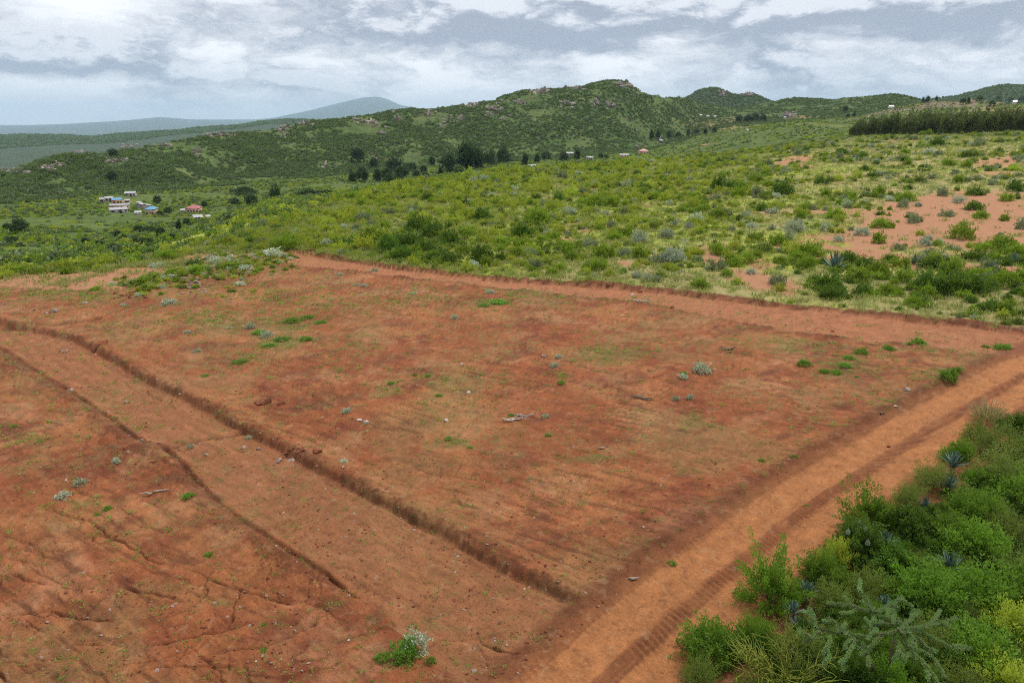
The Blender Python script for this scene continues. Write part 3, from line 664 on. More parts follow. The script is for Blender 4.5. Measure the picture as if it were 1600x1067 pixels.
hc = mixc(hc, (0.215, 0.200, 0.085), 0.55*sstep(0.0, 0.5, g1+0.4*g2)*sstep(2.0, 2.6, lv)*sstep(5.2, 4.6, lv)*sstep(200, 350, xf))
stony = np.exp(-(np.hypot(xf-STONY[0], (yf-STONY[1])*0.55)/75)**2)
hc = mixc(hc, (0.20, 0.145, 0.110), 0.75*sstep(0.3, 0.7, stony+0.35*g2))
far = sstep(7.8, 8.6, lv); hc = mixc(hc, (0.050, 0.072, 0.050), 0.8*far)
for (u, v, w, s) in ((1100, 226, 16, 1), (1075, 230, 14, 1), (1120, 197, 45, .6), (1190, 193, 30, .5), (1240, 187, 22, .7), (282, 340, 12, .9), (265, 337, 10, .8), (197, 314, 10, .8), (1150, 200, 40, .5), (1560, 172, 40, .5), (350, 338, 20, .3), (345, 297, 10, .4)):
    p = hit(u, v)
    if p is None: continue
    rr_ = math.hypot(p[0], p[1]); wm = w*rr_/1100.0
    ca, sa = p[0]/rr_, p[1]/rr_
    du = (xf-p[0])*sa-(yf-p[1])*ca; dd = (xf-p[0])*ca+(yf-p[1])*sa
    hc = mixc(hc, (0.34, 0.20, 0.115), s*np.exp(-(du/wm)**2-(dd/(wm*1.3))**2)*sstep(-0.5, 0.2, g2))
COL = hc.reshape(NR, NC, 3)
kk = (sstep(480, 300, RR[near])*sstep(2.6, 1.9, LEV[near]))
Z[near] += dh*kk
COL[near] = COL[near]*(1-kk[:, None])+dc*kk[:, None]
def grid_obj(name, r0, r1, mat):
    n = r1-r0+1
    V = np.stack([X[r0:r1+1], Y[r0:r1+1], Z[r0:r1+1]], -1).reshape(-1, 3)
    i = np.arange(n-1)[:, None]*NC+np.arange(NC-1)[None]
    F = np.stack([i, i+1, i+NC+1, i+NC], -1).reshape(-1, 4)[:, ::-1]
    F = F[:, ::1]
    me = mk_mesh(name, V, F[:, ::-1], [mat], cols=COL[r0:r1+1].reshape(-1, 3), smooth=True)
    o = obj(name, me); o['kind'] = 'structure'; return o
def _full(m, d=0.0):
    A = np.full((NR, NC), d); A[near] = m; return A[7:7+n_in]
GRID.update(AZ=AZ, RA=lay_d[2], n=n_in, Z=Z[7:7+n_in], plot=_full(m_plot), grass=_full(m_grass), bare=_full(m_bare), belt=_full(m_belt))
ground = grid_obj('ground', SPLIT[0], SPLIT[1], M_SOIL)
grid_obj('valley', SPLIT[1], SPLIT[2], M_HILL)
grid_obj('hill', SPLIT[2], SPLIT[3], M_HILL)
grid_obj('mountain', SPLIT[3], SPLIT[4], M_HILL)
ZMIN, ZMAX = float(Z.min()), float(Z.max())

# ------------------------------------------------------------------ plant meshes
def unit(v): return v/np.maximum(np.linalg.norm(v, axis=-1, keepdims=True), 1e-9)
def leaves(pos, d, ln, wd, g):
    """diamond leaves at pos pointing along d"""
    n = len(pos); d = unit(d)
    s = unit(np.cross(d, g.normal(size=(n, 3))))
    ln = np.broadcast_to(ln, n)[:, None]; wd = np.broadcast_to(wd, n)[:, None]
    up = unit(np.cross(s, d))
    V = np.stack([pos, pos+d*ln*0.5+s*wd*0.5+up*wd*0.12, pos+d*ln, pos+d*ln*0.5-s*wd*0.5+up*wd*0.12], 1).reshape(-1, 3)
    return V, np.arange(n*4).reshape(-1, 4)
def tubes(lines, sides=5):
    """lines: list of (points (n,3), radii (n))"""
    VV, FF, o = [], [], 0
    for p, r in lines:
        p = np.asarray(p, float); n = len(p)
        t = unit(np.gradient(p, axis=0)); a = unit(np.cross(t, [0.31, 0.17, 0.93])+1e-6); b = np.cross(t, a)
        an = np.linspace(0, 2*math.pi, sides, endpoint=False)
        ring = p[:, None]+(a[:, None]*np.cos(an)[None, :, None]+b[:, None]*np.sin(an)[None, :, None])*np.asarray(r)[:, None, None]
        VV.append(ring.reshape(-1, 3))
        i = np.arange(n-1)[:, None]*sides+np.arange(sides)[None]; j = np.arange(n-1)[:, None]*sides+(np.arange(sides)[None]+1) % sides
        FF.append(np.stack([i, j, j+sides, i+sides], -1).reshape(-1, 4)+o); o += n*sides
    return np.concatenate(VV), np.concatenate(FF)
def spray_crown(g, ns, nl, rad, hgt, ll, lw, z0=0.0, spread=0.16, low=-0.12, upward=0.45, inner=0.4, jag=0.16):
    d = g.normal(size=(ns*3, 3)); d = unit(d); d = d[d[:, 2] > low][:ns]; ns = len(d)
    bumps = unit(g.normal(size=(7, 3))); lump = 1+0.22*np.max(np.clip((d @ bumps.T-0.72)/0.28, 0, 1), axis=1)-0.10*np.max(np.clip((d @ unit(g.normal(size=(6, 3))).T-0.7)/0.3, 0, 1), axis=1)
    tip = d*np.array([rad, rad, hgt])*(lump*(1+jag*g.normal(size=ns)*0.7))[:, None]+np.array([0, 0, z0])
    st = tip*inner+np.array([0, 0, z0*(1-inner)])
    k = np.repeat(np.arange(ns), nl); t = g.random(ns*nl)**0.75
    ax = unit(tip-st); rd = g.normal(size=(ns*nl, 3)); rd -= (rd*ax[k]).sum(1)[:, None]*ax[k]; rd = unit(rd)
    rr = spread*rad*np.sqrt(g.random(ns*nl))*(1.15-0.75*t)
    pos = st[k]+(tip-st)[k]*t[:, None]+rd*rr[:, None]
    dr = ax[k]*0.6+rd*0.8+np.array([0, 0, upward])+0.35*g.normal(size=(ns*nl, 3))
    sz = g.uniform(0.7, 1.25, ns*nl)
    V, F = leaves(pos, dr, ll*sz, lw*sz, g)
    tint = np.clip(np.repeat(g.random(ns), nl)*0.65+0.35*g.random(ns*nl), 0, 1)
    low_ = V[:, 2] < 0.0; V[low_, 2] *= 0.1
    return V, F, tint
def shrub_mesh(name, mat, seed, ns, nl, rad=1.0, hgt=1.1, ll=0.12, lw=0.06, **kw):
    g = np.random.default_rng(seed)
    V, F, t = spray_crown(g, ns, nl, rad, hgt, ll, lw, **kw)
    return mk_mesh(name, V, F, [LEAF[mat]], tint=t)
def stems_mesh(name, seed, rad, hgt, n=8):
    g = np.random.default_rng(seed); ln = []
    for i in range(n):
        a = g.uniform(0, 6.28); q = g.uniform(0.3, 0.75)
        tip = np.array([math.cos(a)*rad*q, math.sin(a)*rad*q, hgt*g.uniform(0.55, 0.85)])
        ts = np.linspace(0, 1, 5)[:, None]
        p = tip*ts*np.array([1, 1, 1])+g.normal(size=(5, 3))*0.04*ts+np.array([0, 0, -0.05])
        ln.append((p, np.linspace(0.035, 0.012, 5)*rad))
    V, F = tubes(ln); return mk_mesh(name, V, F, [M_BARK], smooth=True)
NEARP = {k: [] for k in ('bright', 'dark', 'olive', 'lime', 'grey', 'upright', 'silver')}
for k, m, n, kw in (('bright', 'lush', 3, dict(ns=230, nl=52, ll=0.085, lw=0.04, jag=0.22)), ('dark', 'dark', 2, dict(ns=210, nl=52, ll=0.085, lw=0.05)), ('olive', 'olive', 2, dict(ns=260, nl=42, ll=0.06, lw=0.028, jag=0.25)),
                    ('lime', 'lime', 1, dict(ns=230, nl=48, ll=0.08, lw=0.034, upward=0.8, jag=0.25)), ('grey', 'grey', 1, dict(ns=220, nl=48, ll=0.07, lw=0.04, jag=0.22)), ('upright', 'lush', 2, dict(ns=130, nl=90, ll=0.085, lw=0.042, hgt=1.5, spread=0.15, upward=0.9, jag=0.34)),
                    ('silver', 'silver', 1, dict(ns=120, nl=40, ll=0.1, lw=0.055, jag=0.22))):
    for i in range(n): NEARP[k].append(shrub_mesh('near_'+k, m, 100+len(NEARP[k])*7+len(k)*31, **kw))
STEMS = [stems_mesh('stems', 40+i, 0.9, 1.0) for i in range(3)]
MIDP = {}
for k, n, kw in (('bright', 4, {}), ('lime', 3, dict(upward=0.8)), ('dark', 4, dict(ns=80)), ('olive', 3, {}), ('grey', 4, dict(ns=62, jag=0.3)), ('silver', 3, dict(ns=60, jag=0.3))):
    a = dict(ns=70, nl=20, ll=0.19, lw=0.10, hgt=1.05, jag=0.26, spread=0.2); a.update(kw)
    MIDP[k] = [shrub_mesh('mid_'+k, k, 500+i*11+len(k)*97, **a) for i in range(n)]
FARP = {}
for k, n in (('hill', 4), ('hillgrey', 3), ('bright', 3), ('lime', 3), ('grey', 2), ('dark', 2), ('olive', 2)):
    FARP[k] = [shrub_mesh('far_'+k, k, 900+i*7+len(k)*53, ns=22, nl=8, ll=0.42, lw=0.26, hgt=0.95, jag=0.3, spread=0.24) for i in range(n)]
def tuft_mesh(name, mat, seed, n=26, rad=0.3, hgt=0.35, w=0.03, flat=0.7):
    g = np.random.default_rng(seed)
    a = g.uniform(0, 6.28, n); q = rad*0.6*np.sqrt(g.random(n))
    pos = np.c_[np.cos(a)*q, np.sin(a)*q, np.zeros(n)-0.01]
    d = np.c_[np.cos(a)*flat, np.sin(a)*flat, np.ones(n)]+0.35*g.normal(size=(n, 3)); d[:, 2] = np.abs(d[:, 2])
    V, F = leaves(pos, d, hgt*g.uniform(0.6, 1.2, n), w*g.uniform(0.7, 1.3, n), g)
    return mk_mesh(name, V, F, [LEAF[mat]], tint=g.random(n))

# ------------------------------------------------------------------ scattered masses (geometry nodes, only for what cannot be counted)
def scatter(name, label, pts, protos, scl, zs=None, idx=None, seed=0, tilt=0.12):
    g = np.random.default_rng(seed); n = len(pts)
    col = bpy.data.collections.new(name+'_kinds')
    for i, me in enumerate(protos): col.objects.link(bpy.data.objects.new('%s_kind_%02d' % (name, i), me))
    me = bpy.data.meshes.new(name); me.vertices.add(n); me.vertices.foreach_set('co', np.asarray(pts, np.float32).ravel())
    S = np.broadcast_to(np.asarray(scl, float).reshape(-1, 1), (n, 3)).copy(); S *= g.uniform(0.85, 1.15, (n, 3))
    if zs is not None: S[:, 2] *= zs
    rot = np.c_[g.normal(size=n)*tilt, g.normal(size=n)*tilt, g.uniform(0, 6.283, n)]
    for nm, ty, key, dat in (('inst_scale', 'FLOAT_VECTOR', 'vector', S), ('inst_rot', 'FLOAT_VECTOR', 'vector', rot), ('inst_idx', 'INT', 'value', g.integers(0, len(protos), n) if idx is None else idx)):
        a = me.attributes.new(nm, ty, 'POINT'); a.data.foreach_set(key, np.asarray(dat, np.int32 if ty == 'INT' else np.float32).ravel())
    me.update()
    o = obj(name, me); kind(o, 'stuff', label)
    ng = bpy.data.node_groups.new(name+'_scatter', 'GeometryNodeTree')
    ng.interface.new_socket('Geometry', in_out='INPUT', socket_type='NodeSocketGeometry'); ng.interface.new_socket('Geometry', in_out='OUTPUT', socket_type='NodeSocketGeometry')
    N = ng.nodes; Lk = ng.links
    gi = N.new('NodeGroupInput'); go = N.new('NodeGroupOutput'); ip = N.new('GeometryNodeInstanceOnPoints'); ci = N.new('GeometryNodeCollectionInfo')
    ci.inputs['Collection'].default_value = col; ci.inputs['Separate Children'].default_value = True; ci.inputs['Reset Children'].default_value = True
    def na(nm, ty):
        q = N.new('GeometryNodeInputNamedAttribute'); q.data_type = ty; q.inputs['Name'].default_value = nm; return q.outputs['Attribute']
    Lk.new(gi.outputs[0], ip.inputs['Points']); Lk.new(ci.outputs[0], ip.inputs['Instance']); ip.inputs['Pick Instance'].default_value = True
    Lk.new(na('inst_idx', 'INT'), ip.inputs['Instance Index']); Lk.new(na('inst_rot', 'FLOAT_VECTOR'), ip.inputs['Rotation']); Lk.new(na('inst_scale', 'FLOAT_VECTOR'), ip.inputs['Scale'])
    Lk.new(ip.outputs[0], go.inputs[0])
    md = o.modifiers.new('scatter', 'NODES'); md.node_group = ng
    return o
def sample(n, k0, k1, f0=0.0, f1=1.0, az0=-42, az1=42, power=1.0, seed=0):
    """random spots between two layers of the land"""
    g = np.random.default_rng(seed); az = g.uniform(R(az0), R(az1), n)
    a = np.exp(layer_at(k0, az)[0]); b = np.exp(layer_at(k1, az)[0])
    r0 = lerp(a, b, f0); r1 = lerp(a, b, f1); q = power+1
    r = (r0**q+(r1**q-r0**q)*g.random(n))**(1/q)
    return r*np.sin(az), r*np.cos(az), r, az
PROTO = lambda d, *ks: [m for k in ks for m in d[k]]

# rock outcrops of the ridge: spot, half extents, pieces, label
OUTCROP = [
 (28, 269, 24, 6, 14, 'broad pale cliff band at the low end of the ridge'), (68, 263, 18, 4, 7, 'thin broken rock band beside the low cliff'), (90, 259, 10, 4, 6, 'small rocks continuing the low cliff'), (182, 253, 17, 7, 12, 'blocky cliff with a dark tree on top'), (125, 240, 12, 4, 7, 'rocks just under the crest above the village'), (208, 229, 18, 5, 10, 'line of crags on the crest above the village'), (255, 228, 14, 3, 5, 'scattered rocks on the crest past the village crags'), (345, 213, 22, 5, 12, 'long pale crag line on the crest'), (308, 240, 7, 6, 4, 'two rocks on the slope above the pasture'), (443, 208, 10, 8, 9, 'steep pale crag jutting from the slope'), (470, 194, 24, 4, 9, 'crest crags between the jutting crag and the far peak'), (510, 258, 18, 6, 8, 'rock patch low on the slope behind the conifer'), (580, 248, 9, 6, 6, 'pale rocks beside the valley grove'), (560, 190, 24, 4, 8, 'low rocks strung along the crest'), (585, 195, 10, 5, 5, 'brown rocks under the crest'), (625, 183, 10, 6, 5, 'rock spur under the crest'), (668, 180, 13, 8, 10, 'grey crag on the upper slope'), (692, 192, 7, 9, 6, 'narrow brown rock rib'), (715, 187, 12, 6, 7, 'dark crag between the rib and the great buttress'), (771, 172, 13, 12, 16, 'great grey buttress in the middle of the ridge'), (738, 164, 15, 4, 7, 'crest rocks beside the great buttress'), (812, 163, 8, 4, 5, 'small crag past the great buttress'), (845, 143, 18, 5, 10, 'rock band below the high crest'), (900, 139, 18, 4, 9, 'pale rock band under the summit ridge'), (885, 163, 10, 7, 8, 'sloping slab crag under the summit'), (928, 160, 9, 8, 8, 'twin rock ribs under the summit'), (955, 167, 10, 8, 9, 'dark cliff below the summit'), (978, 134, 18, 5, 14, 'summit cliff of the ridge'), (1003, 143, 9, 5, 6, 'broken rocks dropping from the summit'), (1128, 150, 8, 6, 8, 'cliff on the small conical hill'), (1170, 150, 10, 3, 6, 'rocks on the second small hill'), (1230, 181, 16, 4, 8, 'red rocks of the cutting below the low hill'), (790, 183, 8, 5, 4, 'loose boulders under the great buttress'), (600, 205, 10, 5, 4, 'scattered boulders on the shaded slope')]
def to_pix(x, y, z):
    f = y*CP-(z-CAMZ)*SP; up = y*SP+(z-CAMZ)*CP
    return 800+1067*x/f, 533.5-1067*up/f
# hill: dark scrub
x, y, r, az = sample(70000, 5, 7, -0.08, 1.02, seed=11)
dens = fbm(x, y, 70, 4, 401)+0.5*fbm(x, y, 20, 3, 403)
k = rng.random(x.size) < sstep(-0.8, 0.4, dens)
st_ = np.exp(-(np.hypot(x-STONY[0], (y-STONY[1])*0.55)/70)**2); k &= rng.random(x.size) > st_*1.1
x, y, r = x[k], y[k], r[k]
pu, pv = to_pix(x, y, ground_z(x, y, True)); k = np.ones(x.size, bool)
for (u, v, a, b, n, lab) in OUTCROP: k &= (((pu-u)/(a*1.0))**2+((pv-v)/(b*1.1))**2 > 1) | (rng.random(x.size) < 0.22)
x, y, r = x[k], y[k], r[k]
scatter('hill_scrub', 'dark green scrub covering the long rocky ridge', np.c_[x, y, ground_z(x, y, True)-0.2], PROTO(FARP, 'hill', 'hillgrey'), rng.uniform(0.8, 1.9, x.size)*(1+0.5*(rng.random(x.size) > 0.93)), 0.95, seed=12)
# hills behind
x, y, r, az = sample(9000, 8, 9, 0.35, 1.03, az0=5, seed=13)
scatter('far_scrub', 'scrub on the small hills behind the ridge', np.c_[x, y, ground_z(x, y, True)-0.2], PROTO(FARP, 'hill', 'hillgrey'), rng.uniform(1.5, 3.2, x.size), 0.9, seed=14)
x, y, r, az = sample(9000, 9, 10, 0.3, 1.02, az0=-42, az1=-12, seed=15)
scatter('plateau_scrub', 'scrub on the hazy plateau beyond the ridge', np.c_[x, y, ground_z(x, y, True)-0.5], PROTO(FARP, 'hill'), rng.uniform(5, 11, x.size), 0.7, seed=16)
# valley: light green pasture bushes and darker ones
x, y, r, az = sample(38000, 2, 5, 0.02, 1.0, seed=17)
dens = fbm(x, y, 45, 4, 405)+0.4*fbm(x, y, 12, 3, 407)
k = rng.random(x.size) < sstep(-0.5, 0.45, dens)
x, y, r = x[k], y[k], r[k]
scatter('valley_scrub', 'green bushes dotted over the valley pasture', np.c_[x, y, ground_z(x, y, True)-0.15], PROTO(FARP, 'hill', 'bright', 'hillgrey', 'lime'), rng.uniform(0.5, 1.35, x.size), 0.9, seed=18)

x, y, r, az = sample(8500, 2, 3, -0.06, 0.8, az1=16, power=0.2, seed=19)
k = rng.random(x.size) < sstep(-0.7, 0.2, fbm(x, y, 20, 3, 409)); x, y = x[k], y[k]
k = (masks(x, y)[2] < 0.3) & (patches(x, y, CLEAR_W) < 0.3); x, y = x[k], y[k]
scatter('brow_scrub', 'lime green low growth on the brow falling to the valley', np.c_[x, y, ground_z(x, y)-0.1], PROTO(FARP, 'bright', 'lime', 'hill', 'hill'), rng.uniform(0.35, 0.9, x.size), 0.9, seed=20)

# ------------------------------------------------------------------ shrubs on the slope beyond the far lane, those one can pick out
ORD = 'first second third fourth fifth sixth seventh eighth ninth tenth eleventh twelfth thirteenth fourteenth fifteenth sixteenth seventeenth eighteenth nineteenth twentieth'.split()
for t in ('twenty', 'thirty', 'forty'):
    ORD += [t+'-'+o for o in ORD[:9]]+[{'twenty': 'thirtieth', 'thirty': 'fortieth', 'forty': 'fiftieth'}[t]]
Zb, Zm, Zc = (1200, 200), (800, 220), (400, 240)
SLOPE = {
 ('bright', 'red clearing'): [(Zb, s) for s in [(418, 540, 100), (700, 600, 105), (60, 708, 110), (1210, 660, 130), (1475, 563, 60), (1325, 545, 80), (1185, 325, 75), (265, 765, 120), (75, 815, 90), (175, 795, 95), (235, 845, 120), (690, 880, 140), (820, 830, 110), (690, 400, 80), (500, 430, 90), (1490, 435, 80), (360, 410, 75), (1180, 380, 40), (560, 920, 130), (1450, 720, 150), (1350, 740, 100), (1540, 760, 130), (205, 550, 75), (690, 690, 90), (770, 615, 50), (870, 220, 50), (1240, 230, 70), (1130, 215, 70), (850, 325, 45), (1280, 890, 90), (1580, 930, 120), (1190, 1010, 90), (850, 930, 120), (760, 1000, 110)]],
 ('dark', 'red clearing'): [(Zb, s) for s in [(1290, 395, 90), (95, 375, 130), (1540, 370, 95), (1285, 490, 90), (875, 375, 50), (610, 830, 110), (380, 960, 170), (1000, 960, 170), (1130, 975, 190), (1270, 985, 170), (1290, 790, 120), (1130, 850, 90), (460, 150, 70), (590, 180, 60), (340, 330, 80), (1060, 90, 80), (1240, 165, 70), (655, 290, 70), (500, 800, 110), (760, 805, 80), (590, 1010, 120)]],
 ('grey', 'red clearing'): [(Zb, s) for s in [(1380, 850, 100), (1040, 790, 140), (440, 700, 60), (160, 620, 110), (360, 620, 75), (590, 640, 90), (940, 475, 45), (1085, 410, 70), (845, 480, 60), (1110, 530, 85), (905, 570, 80), (1190, 450, 70), (810, 420, 55), (760, 440, 50), (500, 490, 50), (1020, 300, 62), (1170, 275, 50), (1070, 710, 45), (1000, 680, 60), (30, 515, 70), (20, 625, 60), (120, 680, 90), (1380, 930, 110), (820, 745, 70), (1590, 610, 90), (1400, 345, 45), (60, 950, 100), (1320, 90, 70)]],
 ('bright', 'middle of the slope'): [(Zm, s) for s in [(150, 470, 170), (125, 795, 60), (250, 815, 70), (220, 760, 60), (310, 780, 70), (545, 775, 110), (800, 700, 115), (30, 700, 90), (345, 670, 90), (580, 700, 120), (1280, 460, 100), (1190, 420, 90), (1520, 600, 90), (1300, 680, 110), (1390, 760, 100), (1060, 430, 60), (1060, 200, 50), (860, 230, 50), (640, 590, 90), (720, 560, 115), (520, 380, 115), (610, 380, 125), (440, 380, 65), (1420, 270, 110), (1520, 235, 100), (1170, 890, 120), (470, 790, 70)]],
 ('dark', 'middle of the slope'): [(Zm, s) for s in [(1290, 275, 110), (1370, 280, 110), (960, 310, 80), (150, 350, 60), (290, 355, 80), (60, 570, 130), (180, 560, 90), (1580, 340, 60), (1210, 150, 45), (780, 205, 50), (530, 180, 45)]],
 ('grey', 'middle of the slope'): [(Zm, s) for s in [(960, 580, 95), (1100, 530, 58), (1000, 715, 150), (910, 725, 110), (710, 700, 90), (790, 610, 110), (1160, 740, 70), (1280, 780, 110), (1495, 815, 58), (1375, 550, 48), (1500, 525, 62), (1020, 520, 52), (1150, 490, 90), (780, 835, 60), (840, 850, 72), (905, 860, 60), (480, 640, 75), (1340, 450, 80), (1460, 450, 60), (360, 440, 80), (120, 700, 75), (590, 450, 50), (210, 390, 80), (440, 320, 70), (700, 440, 50)]],
 ('dark', 'bend of the red lane'): [(Zc, s) for s in [(950, 530, 180), (1100, 480, 150), (1010, 440, 150), (830, 570, 130), (600, 550, 100), (530, 550, 90), (1060, 580, 120), (1200, 520, 130), (920, 620, 140), (1200, 650, 110), (1410, 640, 140), (1530, 650, 75), (1205, 440, 62), (1410, 390, 110), (1540, 370, 48)]],
 ('bright', 'bend of the red lane'): [(Zc, s) for s in [(1440, 680, 85), (720, 510, 140), (680, 560, 130), (1320, 490, 110), (1520, 540, 100), (780, 500, 110), (800, 450, 90), (1300, 600, 100), (1260, 340, 80), (200, 560, 130), (270, 555, 80), (120, 560, 70)]],
 ('grey', 'bend of the red lane'): [(Zc, s) for s in [(1360, 690, 75), (840, 370, 65), (630, 465, 60), (720, 430, 62), (990, 350, 75), (40, 550, 60)]],
}
ADJ = {'bright': 'bright green leafy', 'dark': 'dark green dense', 'grey': 'grey-green'}
taken = []
def px_m(p): # photograph pixels per metre at a spot
    return 1067.0/(p[1]*CP+(CAMZ-p[2])*SP)
for (kd, reg), lst in SLOPE.items():
    rows_ = []
    for (ox, oy), (zx, zy, w) in lst:
        u, v, wp = ox+zx*.25, oy+zy*.25, w*.25
        p = hit(u, v+wp*0.28)
        if p is None: continue
        rad = 0.5*wp/px_m(p); rows_.append((v+wp*.28, p, rad))
    rows_.sort(key=lambda q: -q[0])
    for i, (v, p, rad) in enumerate(rows_):
        g = np.random.default_rng(i*31+len(reg)+len(kd))
        kk_ = kd if kd != 'grey' else ('silver' if g.random() < 0.4 else 'grey')
        if kd == 'bright' and reg == 'bend of the red lane' and i % 3 == 2: kk_ = 'lime'
        me = MIDP[kk_][int(g.integers(len(MIDP[kk_])))]
        o = obj('shrub', me, None, (p[0], p[1], p[2]-0.1*rad), (0, 0, g.uniform(0, 6.28)), (rad*g.uniform(.95, 1.15), rad*g.uniform(.95, 1.15), rad*g.uniform(1.05, 1.4)))
        where = {'red clearing': 'around the bare red clearing', 'middle of the slope': 'on the grassy middle slope', 'bend of the red lane': 'in the thicket at the lane bend'}[reg]
        tag(o, '%s shrub %s, %s up from the lane' % (ADJ[kd], where, ORD[i]), 'shrub', 'shrubs on the slope beyond the lane')
        taken.append((p[0], p[1], rad))
taken = np.array(taken)
# the rest of the slope's scrub, past counting
def field_spots(n, seed, power=0.4):
    g = np.random.default_rng(seed); az = g.uniform(R(-44), R(44), n)
    r1 = np.exp(layer_at(2, az)[0])*1.03; r0 = 44.0; q = power+1
    r = (r0**q+(r1**q-r0**q)*g.random(n))**(1/q)
    x = r*np.sin(az); y = r*np.cos(az)
    return x, y, r
x, y, r = field_spots(36000, 21)
pl_, gr_, bm_, bl_ = masks(x, y)
iU, sU, _, _ = near_line(x, y, LANE_U, 0.75); nearlane = np.zeros(x.size, bool); nearlane[iU] = True
leftness = sstep(62, -22, x-0.25*y)
thick = patches(x, y, THICK_W)
dn = 1.25*fbm(x, y, 24, 4, 411)+0.7*fbm(x, y, 8, 3, 413)+0.55*leftness-0.05+1.3*thick
k = (pl_ < 0.5) & (rng.random(x.size) > bm_*0.93) & (rng.random(x.size) < sstep(-0.35, 0.7, dn)*0.98) & ~nearlane
dd = np.full(x.size, 9.0)
for s in range(0, len(taken)): dd = np.minimum(dd, np.hypot(x-taken[s, 0], y-taken[s, 1])-taken[s, 2]*1.05)
k &= (dd > 0) & (patches(x, y, CLEAR_W) < 0.3)
x, y, r, leftness, thick = x[k], y[k], r[k], leftness[k], thick[k]
kinds_ = ['bright', 'lime', 'grey', 'silver', 'dark', 'olive']
PR = PROTO(MIDP, *kinds_); off = np.cumsum([0]+[len(MIDP[q]) for q in kinds_])
pick = rng.random(x.size); idx = np.zeros(x.size, int)
lf = leftness
for i in range(x.size):
    w = np.array([0.24+0.12*lf[i], 0.22+0.60*lf[i], 0.20-0.15*lf[i], 0.10-0.05*lf[i], 0.09-0.07*lf[i], 0.22-0.14*lf[i]]); w = np.clip(w, 0.02, 1); w /= w.sum()
    j = int(np.searchsorted(np.cumsum(w), pick[i])); j = min(j, 5)
    if thick[i] > 0.35 and j in (1, 2, 3, 5): j = 0 if pick[i]*7919 % 1 < 0.55 else 4
    idx[i] = off[j]+int(pick[i]*9973) % (off[j+1]-off[j])
scatter('slope_scrub', 'small mixed shrubs filling the slope beyond the red lane', np.c_[x, y, ground_z(x, y)-0.06], PR, np.clip(0.45*np.exp(rng.normal(size=x.size)*0.42)*(1+0.35*np.clip(fbm(x, y, 14, 3, 416), -1, 1.5)+0.2*thick), 0.2, 1.6)*lerp(0.85, 1.25, np.clip(r/300, 0, 1))*lerp(1.0, 0.62, lf*sstep(170, 90, r)), 1.15, idx, seed=22)
# dry and green grass over the slope
TUFT = [tuft_mesh('tuft', 'grass', 70+i, 22, 0.5, 0.42, 0.05) for i in range(3)]+[tuft_mesh('tuft', 'green_grass', 75+i, 22, 0.5, 0.38, 0.055) for i in range(2)]
x, y, r = field_spots(60000, 23, 0.1)
pl_, gr_, bm_, bl_ = masks(x, y)
k = (pl_ < 0.5) & (rng.random(x.size) > bm_*0.9)
x, y, r = x[k], y[k], r[k]
scatter('grass', 'dry and green grass over the slope beyond the lane', np.c_[x, y, ground_z(x, y)], TUFT, rng.uniform(0.7, 1.5, x.size)*lerp(0.8, 1.4, np.clip(r/300, 0, 1)), None, seed=24)
# short growth on the plot
xs, ys = [], []
gg = np.random.default_rng(25)
for p, A, s in GREEN_W:
    B_ = np.linalg.inv(A); ar = abs(np.linalg.det(B_)); n = int(min(900, 26*s*ar+20))
    q = gg.normal(size=(n, 2))*0.62
    w = p[None]+q @ B_.T; xs.append(w[:, 0]); ys.append(w[:, 1])
n = 7000
uu, vv = gg.uniform(-40, 1560, n), 400+gg.random(n)*680
pp = np.array([P(a, b) for a, b in zip(uu, vv)]); xs.append(pp[:, 0]); ys.append(pp[:, 1])
x, y = np.concatenate(xs), np.concatenate(ys)
ir, s_, _, _ = near_line(x, y, ROAD, 2.4); bad = np.zeros(x.size, bool); bad[ir] = True
pl_, gr_, bm_, bl_ = masks(x, y)
i2, s2, _, _ = near_line(x, y, LANE_U, 3.0); bad[i2[s2 > 0.3]] = True
k = (~bad) & (pl_ > 0.5) & (bl_ < 0.1) & (fbm(x, y, 1.1, 3, 415) > -0.15)
x, y = x[k], y[k]
WEED = [tuft_mesh('weed', 'green_grass', 80+i, 14, 0.16, 0.13, 0.026, 1.2) for i in range(3)]+[tuft_mesh('weed', 'cushion', 84, 14, 0.14, 0.11, 0.03, 1.3), tuft_mesh('weed', 'grass', 85, 14, 0.16, 0.13, 0.02, 1.1)]
scatter('weeds', 'short green weeds sprouting in patches on the red plot', np.c_[x, y, ground_z(x, y)], WEED, gg.uniform(0.35, 1.2, x.size)*lerp(0.7, 2.3, np.clip((np.hypot(x, y)-20)/60, 0, 1)), None, seed=26)

